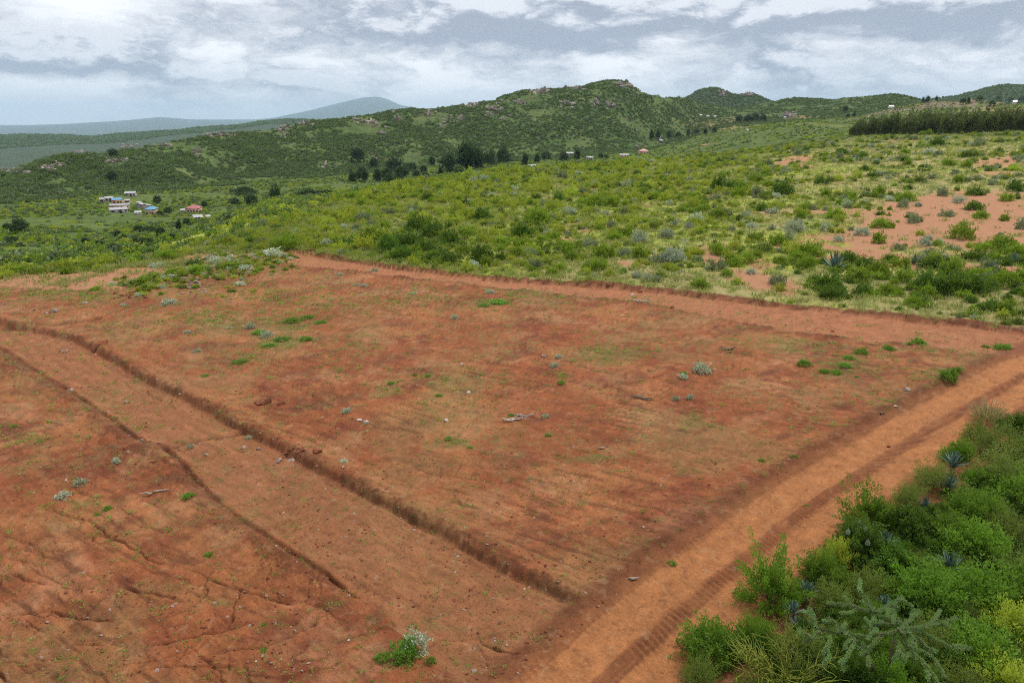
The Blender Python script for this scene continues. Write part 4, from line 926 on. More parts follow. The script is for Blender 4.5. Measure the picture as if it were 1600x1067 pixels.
# ------------------------------------------------------------------ plants standing singly on the plot
CUSH = [shrub_mesh('cushion', 'cushion', 600+i, 60, 16, 1.0, 0.75, 0.20, 0.09, upward=0.7, jag=0.22) for i in range(3)]
SILV = [shrub_mesh('silver_cushion', 'silver', 620+i, 55, 14, 1.0, 1.0, 0.24, 0.11, jag=0.28) for i in range(3)]
def plot_plant(u, v, w, proto, label, cat='plant', group=None, zs=1.0, name='cushion_plant'):
    p = P(u, v); z = float(ground_z(p[0], p[1])[0]); q = np.array([p[0], p[1], z])
    rad = 0.5*w/px_m(q)
    g = np.random.default_rng(int(u*7+v))
    o = obj(name, proto[int(g.integers(len(proto)))], None, (p[0], p[1], z-0.02), (0, 0, g.uniform(0, 6.28)), (rad, rad, rad*zs))
    return tag(o, label, cat, group)
GR_C = [
 (634, 1022, 50, 'large bright green cushion shrub at the near edge of the plot', 1.1), (597, 1030, 24, 'small green cushion beside the large cushion shrub', .9), (674, 1033, 17, 'lone small green cushion on the road side of the large one', .9), (620, 1038, 14, 'tiny green sprig in front of the large cushion shrub', .7),
 (294, 780, 19, 'green cushion plant beside the dead forked branch', .9), (325, 864, 14, 'green cushion plant below the lane, alone on bare soil', .9), (168, 795, 15, 'green cushion plant among thin weeds near the eroded gullies', .9), (152, 803, 12, 'flat green weed by the eroded gullies', .6),
 (1255, 575, 22, 'green cushion at the near end of the clump row by the far corner', 1), (1345, 559, 23, 'green cushion plant, widest of the clump row', .9), (1387, 553, 18, 'green cushion plant between the clump row and the lane', .9), (1435, 541, 21, 'round green cushion plant closest below the far lane', 1), (1325, 568, 18, 'green cushion in the middle of the clump row', .8), (1320, 579, 19, 'low green cushion at the front of the clump row', .7), (1306, 588, 22, 'spreading green cushion at the front edge of the clump row', .6), (1287, 587, 16, 'small round green cushion in front of the clump row', .9), (1338, 596, 8, 'tiny green cushion before the clump row', .8),
 (1565, 552, 26, 'green cushion plant by the corner of lane and road', .8), (1538, 548, 12, 'small green tuft beside the corner cushion plant', .8), (1420, 548, 10, 'small tuft just under the far lane berm', .8), (1478, 604, 30, 'upright bright green bush at the road edge of the plot', 1.6), (1493, 592, 16, 'small yellow-green bush behind the upright bush at the road edge', 1.),
 (876, 600, 13, 'green cushion plant beside the dark burnt ground', 1), (685, 619, 11, 'green tuft among the pale rubble at mid plot', .8), (611, 602, 12, 'green tuft near the pale ash heap', .8), (668, 590, 11, 'green tuft behind the pale rubble', .8), (648, 588, 9, 'lesser green tuft behind the pale rubble', .8), (798, 650, 10, 'green tuft beside the heap of dry sticks', .8), (700, 685, 13, 'dark green tuft in the grassy strip above the lane bank', .8), (735, 700, 11, 'dark flat tuft at the end of the grassy strip', .6), (856, 678, 12, 'low green tuft below the dry sticks', .7), (1068, 588, 12, 'green sprig under the big silver bush', .8),
 (405, 520, 26, 'wide green clump beside the two silver bushes', .6), (440, 531, 26, 'low green clump between two silver bushes and the berm', .5), (420, 540, 24, 'green mat below the two silver bushes', .5), (478, 531, 20, 'dark green clump apart from the silver bushes', .7), (375, 565, 26, 'flat green mat on the upper plot', .4), (320, 588, 14, 'small green mat on the upper plot near the ditch', .5), (502, 504, 20, 'green clump at the end of the grassy belt', .5), (455, 500, 28, 'leafy green mat in the grassy belt', .5), (480, 495, 22, 'second green mat in the grassy belt', .5), (780, 474, 32, 'bright green mat in the middle of the upper plot', .35), (755, 479, 20, 'small green mat joined to the bright mat', .35),
 (1190, 722, 12, 'scraggy green weed on the bare road side of the plot', .8), (1050, 878, 16, 'scraggy green weed near the end of the long bank', .6), (1260, 792, 10, 'small weed on the pale grass strip beside the road', .7), (412, 1020, 14, 'green weed patch close to the camera on bare soil', .5), (412, 978, 10, 'little weed above the near weed patch', .6), (1240, 720, 12, 'dark weed beside the road grass strip', .6), (20, 665, 14, 'green weed far along the open ground before the lane', .5)]
for u, v, w, lab, zs in GR_C: plot_plant(u, v, w, CUSH, lab, 'plant', 'green cushion plants on the plot', zs)
SI_C = [
 (651, 1013, 38, 'silver-white bush grown into the large cushion shrub', 1.2), (1096, 584, 28, 'largest silver bush on the plot, by a stick heap', 1.), (1067, 594, 14, 'small silver bush beside the largest one', 1.), (1055, 628, 14, 'silver tuft in front of the largest silver bush', .9), (1078, 626, 12, 'pale tuft next to the lone silver tuft', 1.3), (541, 645, 15, 'round silver bush alone at mid plot', .9), (417, 525, 19, 'wider silver bush of the pair on the upper plot', .9), (391, 512, 15, 'narrower silver bush of the pair on the upper plot', 1.1), (358, 513, 9, 'little silver tuft uphill of the silver pair', 1), (307, 549, 12, 'silver tuft below a green sprig on the upper plot', .8), (293, 521, 14, 'flat silver tuft on the thin grass of the upper plot', .6),
 (874, 558, 12, 'silver tuft beside the white stone', .9), (866, 573, 14, 'silver tuft beside the burnt ground', .9), (711, 497, 13, 'lone silver tuft below the bright green mat', .9), (766, 460, 14, 'silver tuft at the foot of the lane berm', .8), (585, 420, 13, 'silver tuft out on the red lane', .8), (569, 448, 10, 'one of two small silver tufts under the berm, whiter', .9), (557, 447, 9, 'one of two small silver tufts under the berm, greyer', .9), (531, 431, 10, 'tiny silver tuft near the lane berm', .8), (647, 462, 10, 'tiny silver tuft below the berm at mid lane', .8), (852, 650, 12, 'silver tuft by the dry sticks', .8),
 (126, 757, 18, 'silver bush in the open ground beyond the gullies', .9), (96, 776, 22, 'broad pale bush beside the silver bush near the gullies', .6), (183, 724, 12, 'round silver tuft below the lane ditch', 1.1), (388, 681, 10, 'silver tuft on the brink of the long ditch', 1.), (298, 695, 10, 'silver tuft in the middle of the lane', .8), (537, 722, 12, 'silver tuft on top of the long bank', .8),
 (265, 474, 22, 'silver bush at the foot of the rubble bank', .6), (193, 477, 9, 'small silver bush on bare soil before the rubble bank', .9), (374, 446, 16, 'silver bush below the rubble at the bank end', .6), (386, 427, 20, 'silver bush beside the dark boulder on the bank', .5), (425, 405, 30, 'largest pale bush, on top of the rubble bank', .6), (360, 411, 14, 'pale bush on the bank crest beside the rubble', .8), (337, 413, 18, 'pale bush on the bank slope', .7), (327, 405, 16, 'pale bush behind the bank crest', .6), (296, 429, 14, 'pale bush halfway along the bank', .9), (268, 442, 14, 'pale round bush on the green bank', .8), (245, 436, 14, 'pale bush at the low end of the bank', .6), (248, 418, 24, 'pale flat bush behind the bank', .5)]
for u, v, w, lab, zs in SI_C: plot_plant(u, v, w, SILV, lab, 'bush', 'silver bushes on and around the plot', zs, 'silver_bush')
for i, (u, v, w) in enumerate([(228, 450, 26), (308, 436, 30), (270, 436, 22), (350, 425, 22), (150, 452, 16), (320, 425, 20)]):
    plot_plant(u, v, w, MIDP['bright'], '%s bright green shrub along the rubble bank, counted from its near end' % ORD[i], 'shrub', 'shrubs on the rubble bank', .6, 'shrub')
for i, (u, v, w) in enumerate([(8, 434, 26), (60, 427, 26), (105, 425, 20), (165, 415, 34), (212, 411, 24), (260, 405, 34), (290, 398, 24), (30, 429, 24), (135, 420, 22)]):
    plot_plant(u, v, w, MIDP['bright' if i % 3 else 'lime'], '%s shrub of the fringe behind the lower bare clearing' % ORD[i], 'shrub', 'shrub fringe behind the lower clearing', .9, 'shrub')

xs, ys = [], []
g = np.random.default_rng(27)
for p, A, s_ in BANK_W:
    w = p[None]+(g.normal(size=(90, 2))*0.7) @ np.linalg.inv(A).T; xs.append(w[:, 0]); ys.append(w[:, 1])
x, y = np.concatenate(xs), np.concatenate(ys)
scatter('bank_growth', 'low green growth covering the rubble bank', np.c_[x, y, ground_z(x, y)-0.03], PROTO(MIDP, 'bright', 'lime', 'olive', 'silver'), g.uniform(0.16, 0.42, x.size), 0.8, seed=28)

# ------------------------------------------------------------------ stones, clods, sticks
import bmesh
def rock_mesh(name, seed, mat, sx=1.0, sy=1.0, sz=0.7, n=16):
    g = np.random.default_rng(seed); bm = bmesh.new()
    for q in unit(g.normal(size=(n, 3)))*g.uniform(0.75, 1.0, (n, 1)): bm.verts.new((q[0]*sx, q[1]*sy, q[2]*sz))
    ret = bmesh.ops.convex_hull(bm, input=list(bm.verts))
    for vtx in [v for v in bm.verts if not v.link_faces]: bm.verts.remove(vtx)
    me = bpy.data.meshes.new(name); bm.to_mesh(me); bm.free(); me.materials.append(mat); return me
ROCKS = {k: [rock_mesh('rock', s+i, m, 1, g_, z) for i, (g_, z) in enumerate(((.8, .6), (.6, .5), (.9, .75), (.7, .45)))] for k, m, s in (('rock', M_ROCK, 1), ('pale', M_PALE, 11), ('clod', M_CLOD, 21))}
def stone(u, v, w, k, label, group=None, name='stone'):
    p = P(u, v); z = float(ground_z(p[0], p[1])[0]); g = np.random.default_rng(int(u*3+v*5))
    rad = 0.55*w/px_m(np.array([p[0], p[1], z]))
    o = obj(name, ROCKS[k][int(g.integers(4))], None, (p[0], p[1], z+0.12*rad), (g.normal()*.2, g.normal()*.2, g.uniform(0, 6.28)), rad)
    tag(o, label, 'rock' if k != 'clod' else 'clod', group)
for u, v, w, k, lab in [
 (220, 690, 15, 'rock', 'grey boulder sitting on the edge of the lane ditch'), (249, 692, 8, 'rock', 'small stone in the bottom of the lane ditch'), (110, 606, 12, 'rock', 'grey stone on the lane ditch, far from the boulder'), (168, 641, 9, 'rock', 'grey stone in the lane ditch between two cracks'), (196, 623, 8, 'rock', 'pale stone on the flat lane surface'), (381, 696, 13, 'rock', 'grey stone of the row below the cross furrow, next to the ditch'), (404, 697, 12, 'rock', 'middle stone of the row below the cross furrow'), (434, 713, 16, 'rock', 'flat slab of rock on the lane under the bank'), (455, 712, 14, 'rock', 'second flat slab on the lane, smaller'), (322, 708, 8, 'rock', 'small stone in the lane beyond the silver tuft'), (470, 703, 12, 'clod', 'dark clod tumbled from the long bank'), (496, 707, 18, 'clod', 'large dark clod on top of the long bank'), (162, 541, 22, 'clod', 'long dark clod on the bank near its far end'), (152, 545, 12, 'clod', 'dark clod beside the long one at the bank'), (411, 630, 32, 'clod', 'long dark lump of earth on the open plot'), (440, 632, 14, 'clod', 'smaller dark lump beside the long earth lump'), (240, 728, 13, 'clod', 'dark red lump standing below the lane ditch'),
 (85, 487, 16, 'rock', 'dark boulder at the far corner of the lane'), (72, 489, 9, 'rock', 'small stone by the corner boulder'), (133, 473, 9, 'pale', 'pale stone between the corner and the rubble bank'), (398, 411, 14, 'clod', 'dark red boulder on the crest of the rubble bank'), (410, 396, 12, 'clod', 'dark boulder behind the bank by the lane head'), (490, 394, 12, 'clod', 'dark boulder at the head of the red lane'), (512, 384, 12, 'clod', 'round dark boulder under the thicket'), (500, 390, 9, 'clod', 'red stone between the two lane head boulders'), (337, 398, 12, 'rock', 'upright pink rock in the bright rubble'), (536, 733, 9, 'rock', 'grey stone lying on the long bank'),
 (850, 556, 9, 'pale', 'bright white stone on the burnt ground'), (722, 571, 8, 'pale', 'white stone among scattered rubble'), (697, 656, 9, 'pale', 'white stone lying alone at mid plot'), (732, 613, 8, 'pale', 'pale stone below the ash'), (562, 657, 10, 'pale', 'larger white lump of the pair near the round silver bush'), (572, 660, 10, 'pale', 'smaller white lump of the pair near the round silver bush'), (988, 462, 8, 'pale', 'white slab on the far red lane'), (972, 494, 6, 'pale', 'white pebble under the far lane'), (1050, 485, 8, 'clod', 'round dark clod on the lane berm'), (1300, 520, 7, 'clod', 'red clod standing on the berm toward the corner'), (1320, 487, 7, 'pale', 'white stone at the foot of the cut bank'), (641, 1001, 7, 'pale', 'white stone hidden by the near silver bush'), (545, 1001, 7, 'pale', 'white stone alone on the soil near the camera'), (432, 858, 6, 'pale', 'white scrap on the lane ditch bank'), (1389, 702, 10, 'clod', 'brown clod beside the main road'), (1415, 620, 12, 'pale', 'flat pale slab near the road end of the plot'), (1397, 645, 7, 'pale', 'small pale stone near the pale slab'), (755, 437, 7, 'clod', 'dark stone on the cut bank of the lane'), (950, 448, 9, 'clod', 'red clod on the cut bank of the lane'), (1000, 456, 10, 'clod', 'big red clod on the far bank')]:
    stone(u, v, w, k, lab)
g = np.random.default_rng(31)
for c_, (cu, cv, a, b, k, lab, n, w0) in enumerate([(345, 399, 34, 6, 'pale', 'pinkish broken stone in the rubble on the bank crest', 26, 7), (303, 451, 26, 8, 'rock', 'broken stone in the rubble spilling down the bank', 30, 7), (205, 461, 26, 6, 'clod', 'dark red clod at the low end of the rubble bank', 16, 7), (435, 403, 16, 5, 'pale', 'grey stone beside the pale bush on the bank', 10, 6), (105, 545, 14, 6, 'rock', 'small stone washed out at the head of the lane', 8, 5), (455, 706, 24, 7, 'clod', 'small clod fallen from the long bank', 10, 7), (30, 480, 60, 10, 'rock', 'small stone on the waste ground past the corner', 12, 5)]):
    for i in range(n):
        q = g.normal(size=2)*0.6
        stone(cu+q[0]*a, cv+q[1]*b, w0*g.uniform(.6, 1.4), k, lab, ['pink rubble on the bank crest', 'rubble spilling down the bank', 'red clods at the bank end', 'grey stones by the pale bush', 'stones at the lane head', 'clods fallen from the long bank', 'stones on the waste ground'][c_])
# loose crumbs of earth and stone, too many to count
n = 9000
uu, vv = gg.uniform(-40, 1600, n), 400+gg.random(n)**0.8*660
pp = np.array([P(a, b) for a, b in zip(uu, vv)])
fr = gg.integers(0, 40, n); t_ = gg.random(n)
for pl, m in ((resample(DITCH_R, 0.5), 900), (resample(LANE_U, 0.5), 900), (resample(DITCH_L, .5), 400), (resample(LANE_D, .5), 400)):
    pp = np.r_[pp, pl[gg.integers(0, len(pl), m)]+gg.normal(size=(m, 2))*0.55]
x, y = pp[:, 0], pp[:, 1]
ir, s_, _, _ = near_line(x, y, ROAD, 1.9); bad = np.zeros(x.size, bool); bad[ir] = True
k = ~bad & ((fbm(x, y, 5, 3, 421) > -0.1) | (np.arange(x.size) > 9000)); x, y = x[k], y[k]
scatter('rubble', 'loose crumbs of red earth and small stones over the plot', np.c_[x, y, ground_z(x, y)], ROCKS['clod'][:3]+ROCKS['rock'][:2]+ROCKS['pale'][:1], 0.018+0.075*gg.random(x.size)**3.5, None, np.where(gg.random(x.size) < 0.03, 5, np.where(gg.random(x.size) < 0.2, 3, gg.integers(0, 3, x.size))), seed=32)
def stick(u, v, w, label, seed, nb=3, name='dead_branch', mat=None):
    p = P(u, v); z = float(ground_z(p[0], p[1])[0]); g = np.random.default_rng(seed)
    ln = w/px_m(np.array([p[0], p[1], z])); lines = []
    for i in range(nb):
        a = g.uniform(-0.5, 0.5)+(math.pi*(i % 2)); L_ = ln*g.uniform(.3, .62) if i else ln*0.6
        t = np.linspace(0, 1, 6)[:, None]; q = t*np.array([math.cos(a)*L_, math.sin(a)*L_, 0.07*ln])+g.normal(size=(6, 3))*0.03*ln*t+np.array([0, g.normal()*.12*ln*(i > 0), 0.03])
        lines.append((q, np.linspace(0.05, 0.018, 6)*max(1., ln*0.5)))
    V, F = tubes(lines); o = obj(name, mk_mesh(name, V, F, [mat or M_DEAD], smooth=True), None, (p[0], p[1], z+0.02), (0, 0, g.uniform(-.5, .5)))
    tag(o, label, 'branch')
stick(240, 770, 40, 'bleached forked branch lying on the soil below the lane', 1, 2)
stick(800, 658, 44, 'heap of pale dry branches at mid plot', 2, 6)
stick(818, 652, 34, 'second dry branch behind the branch heap', 8, 4)
stick(1003, 629, 32, 'dark charred branch pile on the open plot', 3, 6, mat=M_BARK)
stick(1138, 552, 28, 'brown twiggy heap near the largest silver bush', 4, 8, mat=M_BARK)
stick(1374, 656, 24, 'two brown sticks lying near the main road', 5, 2, mat=M_BARK)
stick(1000, 475, 30, 'dead branch on the berm of the far lane', 6, 5)
stick(988, 905, 18, 'short pale stick near the end of the bank', 7, 2)
stick(940, 702, 12, 'tiny pale stick at the grass strip', 9, 2)

# ------------------------------------------------------------------ bush belt right of the main road
def empty(name, loc, rz=0.0, sc_=1.0):
    o = bpy.data.objects.new(name, None); C.objects.link(o); o.location = loc; o.rotation_euler = (0, 0, rz)
    o.scale = (sc_,)*3 if np.isscalar(sc_) else sc_
    return o
BELT = [
 (1366, 800, 72, 'upright', 'tall bright green bush with upright sprigs, leaning over the road edge'), (1424, 812, 72, 'dark', 'dark glossy bush behind the tall sprigged bush'), (1212, 905, 88, 'upright', 'tall sprigged green bush at the road edge, nearer the camera'), (1290, 884, 70, 'bright', 'rounded green bush between the two sprigged bushes'), (1345, 844, 84, 'dark', 'dark bush with white leaf tips beside the road'), (1402, 872, 92, 'dark', 'wide dark glossy bush at the middle of the belt'), (1524, 842, 92, 'bright', 'bright feathery bush behind the large agave'), (1450, 920, 112, 'bright', 'big rounded bright bush below the large agave'), (1538, 916, 110, 'bright', 'feathery bush beside the big rounded bush'), (1120, 985, 100, 'bright', 'bushy green shrub at the near end of the belt'), (1182, 978, 62, 'bright', 'smaller green bush joined to the near end shrub'), (1098, 1034, 56, 'olive', 'thin olive bush at the foot of the near end shrub'),
 (1392, 1050, 74, 'bright', 'bronze tipped green bush under the arching branches'), (1530, 1004, 112, 'bright', 'wide green bush beyond the arching branches'), (1582, 972, 92, 'lime', 'lime green bush at the picture edge, taller one'), (1575, 1050, 104, 'lime', 'lime green bush in the lower corner'), (1500, 1056, 84, 'olive', 'olive bush between arching branches and lime bush'), (1360, 905, 72, 'olive', 'fine leaved olive bush with yellow flowers'), (1300, 922, 62, 'olive', 'yellowish olive bush above the arching branches'), (1560, 694, 76, 'olive', 'tall grey-green bush high up the belt'), (1574, 740, 92, 'olive', 'broad olive bush below the tall grey-green one'), (1462, 744, 62, 'olive', 'low olive bush beside the upper agaves'), (1530, 794, 82, 'bright', 'round leafy bush below the paired agaves'), (1572, 820, 72, 'olive', 'olive bush at the picture edge, mid belt'), (1594, 662, 52, 'dark', 'dark bush at the far top of the belt'), (1490, 820, 62, 'bright', 'small leafy bush near the small agave'), (1308, 856, 42, 'lime', 'small yellowish bush on the road shoulder'), (1596, 884, 82, 'olive', 'olive bush past the large agave'), (1420, 770, 42, 'olive', 'low olive bush on the shoulder above the tall sprigs'), (1260, 1000, 90, 'olive', 'dull olive bush behind the yellow twigs'), (1460, 990, 84, 'olive', 'olive bush shaded by the arching branches'), (1340, 1040, 70, 'dark', 'dark bush under the yellow twigs'), (1528, 668, 34, 'olive', 'small olive bush beside the dry grass tuft'), (1500, 700, 40, 'bright', 'small green bush at the upper road shoulder'), (1630, 780, 100, 'bright', 'feathery green bush running out of the frame'), (1640, 920, 110, 'bright', 'green bush running out of the frame lower down'), (1180, 1060, 70, 'olive', 'olive undergrowth bush in the bottom corner of the belt'), (1655, 700, 90, 'olive', 'olive bush running out of the frame at the top')]
for i, (u, v, w, kd, lab) in enumerate(BELT):
    zc = 0.9; p = P(u, v, zc); z = float(ground_z(p[0], p[1])[0])
    rad = 0.52*w/px_m(np.array([p[0], p[1], z+zc])); g = np.random.default_rng(700+i)
    b = empty('bush', (p[0], p[1], z-0.05), g.uniform(0, 6.28), (rad*g.uniform(.95, 1.1), rad*g.uniform(.95, 1.1), max(rad*g.uniform(.95, 1.15), 0.9)))
    tag(b, lab, 'bush', 'bushes of the belt beside the main road')
    obj('foliage', NEARP[kd][i % len(NEARP[kd])], b); obj('stems', STEMS[i % 3], b)
    if 'white leaf' in lab:
        for q in ((-.3, .4, .78), (.2, -.3, .95), (.35, .3, .85), (-.1, 0, 1.0)): obj('leaf_tips', NEARP['silver'][0], b, q, (0, 0, q[0]*9), (0.07, 0.07, 0.13))
g = np.random.default_rng(41)
uu, vv = g.uniform(1030, 1800, 1500), g.uniform(625, 1300, 1500)
pp = np.array([P(a, b) for a, b in zip(uu, vv)]); x, y = pp[:, 0], pp[:, 1]
bl_ = masks(x, y)[3]; k = bl_ > 0.55; x, y = x[k], y[k]
UND = NEARP['olive']+NEARP['dark']+NEARP['dark']+NEARP['bright'][:1]
scatter('undergrowth', 'tangled low undergrowth filling the belt beside the road', np.c_[x, y, ground_z(x, y)-0.05], UND, g.uniform(0.24, 0.54, x.size), 1.05, seed=42)
uu, vv = g.uniform(1030, 1700, 2600), g.uniform(600, 1150, 2600)
pp = np.array([P(a, b) for a, b in zip(uu, vv)]); x, y = pp[:, 0], pp[:, 1]
bl_ = masks(x, y)[3]; k = (bl_ > 0.08) & (bl_ < 0.8); x, y = x[k], y[k]
scatter('verge_grass', 'weedy verge between the road and the bush belt', np.c_[x, y, ground_z(x, y)], WEED+TUFT[3:], g.uniform(0.35, 1.0, x.size), None, seed=43)

# agaves: every sword leaf a piece of its own
def agave_leaf():
    n = 9; t = np.linspace(0, 1, n); w = 0.075*(0.75+0.9*t-1.65*t**2.2)+0.002; w[-1] = 0.003
    V = []; F = []
    for i in range(n):
        zc = 0.10*t[i]**2
        V += [(-w[i], t[i], 0.035*(1-t[i])+zc), (0, t[i], -0.012+zc), (w[i], t[i], 0.035*(1-t[i])+zc), (0, t[i], -0.035*(1-t[i])-0.014+zc)]
    for i in range(n-1):
        a, b = i*4, i*4+4
        for j in range(4): F.append((a+j, a+(j+1) % 4, b+(j+1) % 4, b+j))
    return mk_mesh('agave_leaf', np.array(V), np.array(F), [M_AGAVE], smooth=True)
AGL = agave_leaf()
for i, (u, v, w, zc, lab) in enumerate([
 (1490, 724, 48, .9, 'upper agave of the pair in the bush belt'), (1484, 758, 44, .8, 'lower agave of the pair in the bush belt'), (1446, 784, 34, .8, 'small agave with pale tips beside the leafy bush'), (1487, 872, 56, 1.1, 'large blue agave in the middle of the bush belt'), (1264, 914, 44, .9, 'agave beside the nearer tall sprigged bush'), (1240, 948, 40, .7, 'dark agave under the nearer sprigged bush'), (1386, 836, 44, 1., 'agave showing behind the white tipped bush'), (1592, 757, 36, .8, 'agave at the picture edge in the belt'), (1246, 974, 34, .5, 'agave low down by the yellow twigs'), (1386, 925, 34, 1.1, 'agave leaves poking out beside the olive bush'), (1425, 1012, 36, .6, 'agave beneath the arching branches'),
 (1304, 416, 50, .3, 'blue agave standing among shrubs just beyond the lane'), (1428, 407, 28, .3, 'small blue agave below the red clearing'), (1583, 407, 34, .3, 'blue agave at the picture edge beyond the lane'), (1548, 418, 24, .3, 'lesser agave near the edge agave beyond the lane')]):
    p = P(u, v, zc) if v > 500 else hit(u, v+4)[:2]; z = float(ground_z(p[0], p[1])[0]); g = np.random.default_rng(800+i)
    rad = 0.44*w/px_m(np.array([p[0], p[1], z+.5]))
    a = empty('agave', (p[0], p[1], z+(0.3*zc if v > 500 else 0)), g.uniform(0, 6.28)); tag(a, lab, 'agave', 'agaves')
    n = 30
    for j in range(n):
        el_ = R(12+70*(j/n)**0.9)+g.normal()*0.08; az_ = j*2.39996+g.normal()*0.1
        obj('leaf', AGL, a, (0, 0, 0.03+0.1*j/n), (el_, 0, az_), (rad*1.15*g.uniform(.9, 1.1),)*2+(rad*1.1,))
    if v > 500: obj('stem', mk_mesh('agave_stem', *tubes([(np.array([[0, 0, -0.35*zc-.05], [0, 0, 0.05], [0, 0, .14]]), [0.10, 0.11, 0.04])]), [M_BARK]), a)

# arching, densely leaved branches
hub = P(1400, 985, 2.1)
def fox(pts):
    return [(1250+a*.25, 800+b*.25) for a, b in pts]
FOX = [[(610, 735), (680, 690), (760, 625)], [(610, 735), (760, 705), (860, 685), (955, 650)], [(620, 740), (760, 740), (880, 800), (1005, 865)], [(640, 735), (740, 780), (820, 880), (890, 985)], [(620, 745), (690, 840), (790, 940), (880, 1065)], [(590, 770), (640, 860), (630, 900)], [(615, 740), (540, 772), (440, 800), (330, 775), (240, 758), (130, 742), (40, 700)], [(500, 780), (440, 850), (410, 900)], [(480, 625), (560, 590), (645, 530)], [(475, 625), (420, 540), (365, 485)], [(480, 625), (390, 610), (300, 590), (190, 572)], [(620, 735), (560, 680), (480, 625)], [(340, 790), (290, 870), (240, 950)], [(190, 770), (170, 830), (140, 890)], [(130, 745), (60, 780), (10, 810)], [(560, 700), (480, 700), (400, 720)], [(300, 770), (350, 830), (420, 870)], [(240, 760), (230, 700), (180, 670)], [(640, 700), (600, 650), (560, 620)], [(700, 760), (700, 830), (740, 900)], [(420, 800), (460, 740), (480, 690)], [(90, 720), (90, 660), (70, 620)]]
_fg = np.random.default_rng(3)
for pts in list(FOX):
    for k_ in range(2):
        j_ = int(_fg.integers(0, len(pts)-1)); f_ = _fg.random(); q0 = np.array(pts[j_])*(1-f_)+np.array(pts[j_+1])*f_
        an = math.atan2(pts[j_+1][1]-pts[j_][1], pts[j_+1][0]-pts[j_][0])+_fg.choice([-1, 1])*_fg.uniform(.5, 1.0); L_ = _fg.uniform(45, 110)
        FOX.append([tuple(q0), tuple(q0+np.array([math.cos(an), math.sin(an)])*L_*.5), tuple(q0+np.array([math.cos(an+.2), math.sin(an+.2)])*L_)])
fb = empty('arching_bush', (hub[0], hub[1], float(ground_z(hub[0], hub[1])[0]))); tag(fb, 'bush of long arching branches thickly set with small leaves', 'bush')
g = np.random.default_rng(51); bz = fb.location.z
for i, pts in enumerate(FOX):
    q = fox(pts); n = len(q); P3 = []
    for j, (u, v) in enumerate(q):
        dh_ = math.hypot(u-1400, v-985)/90.0
        zz = 2.35-0.14*dh_+0.12*math.sin(j*1.3+i)
        a = P(u, v, max(0.9, zz)); P3.append((a[0]-hub[0], a[1]-hub[1], max(0.9, zz)-bz))
    P3 = np.array(P3); d = np.r_[0, np.cumsum(np.linalg.norm(np.diff(P3, axis=0), axis=1))]
    m = max(6, int(d[-1]/0.08)); t = np.linspace(0, d[-1], m); Q = np.c_[np.interp(t, d, P3[:, 0]), np.interp(t, d, P3[:, 1]), np.interp(t, d, P3[:, 2])]
    Q[1:-1] = (Q[:-2]+2*Q[1:-1]+Q[2:])/4; Q += np.cumsum(g.normal(size=Q.shape)*0.012, axis=0)
    br = obj('branch', mk_mesh('branch', *tubes([(Q, np.linspace(0.022, 0.007, m))]), [M_BARK], smooth=True), fb)
    nl = int(d[-1]*620); k = g.random(nl)*(m-1); k0 = k.astype(int); f = (k-k0)[:, None]; k1 = np.minimum(k0+1, m-1)
    base = Q[k0]*(1-f)+Q[k1]*f; ax = unit(Q[k1]-Q[k0]+1e-6); rd = g.normal(size=(nl, 3)); rd -= (rd*ax).sum(1)[:, None]*ax; rd = unit(rd)
    V, F = leaves(base+rd*0.03*g.random((nl, 1)), rd+0.5*ax+np.array([0, 0, .25]), 0.05*g.uniform(.5, 1.3, nl), 0.02, g)
    obj('foliage', mk_mesh('branch_leaves', V, F, [LEAF['foxtail']], tint=g.random(nl)), br)
tk = [np.array([[0, 0, -0.1], [0.05, 0.02, 0.8], [0.02, 0.04, 1.5], [0, 0, 2.1-bz]]), np.array([[0, 0, -.1], [-0.4, 0.1, .8], [-0.9, 0.2, 1.6]])]
obj('stems', mk_mesh('arching_stems', *tubes([(q, np.linspace(.06, .025, len(q))) for q in tk]), [M_BARK], smooth=True), fb)
# bush of yellow-green lichen-covered twigs
yb = P(1230, 1060, 0.9); zb = float(ground_z(yb[0], yb[1])[0]); lb = empty('twiggy_bush', (yb[0], yb[1], zb)); tag(lb, 'low bush of bare zigzag twigs covered in yellow-green lichen', 'bush')
for i in range(22):
    lines = []; a = g.uniform(0, 6.28); L_ = g.uniform(.8, 1.5)
    tip = np.array([math.cos(a)*L_, math.sin(a)*L_*0.8, g.uniform(.9, 1.5)]); n = 9; t = np.linspace(0, 1, n)[:, None]
    Q = tip*t*np.array([1, 1, 1])+np.array([0, 0, 0.5])*np.sin(t*2.6)+g.normal(size=(n, 3))*0.06*np.minimum(t*3, 1)
    lines.append((Q, np.linspace(.03, .01, n)))
    for j in range(3, n):
        for sgn in (-1, 1):
            dv = np.cross(tip, [0, 0, 1])*sgn*0.25+tip*0.18+g.normal(size=3)*0.12; e = Q[j]+np.array([dv*s_ for s_ in (0, .4, .75, 1.1)])+g.normal(size=(4, 3))*0.025
            e[0] = Q[j]; lines.append((e, np.linspace(.016, .007, 4)))
    br = obj('branch', mk_mesh('lichen_branch', *tubes(lines, 4), [LEAF['lichen']], tint=None, smooth=True), lb)
gd = P(1545, 652, .5); zg = float(ground_z(gd[0], gd[1])[0])
o = obj('grass_tuft', tuft_mesh('dry_tuft', 'dry', 61, 260, 0.7, 1.25, 0.035, 0.45), None, (gd[0], gd[1], zg)); tag(o, 'tall tuft of dry pinkish grass beside the upper road', 'grass')

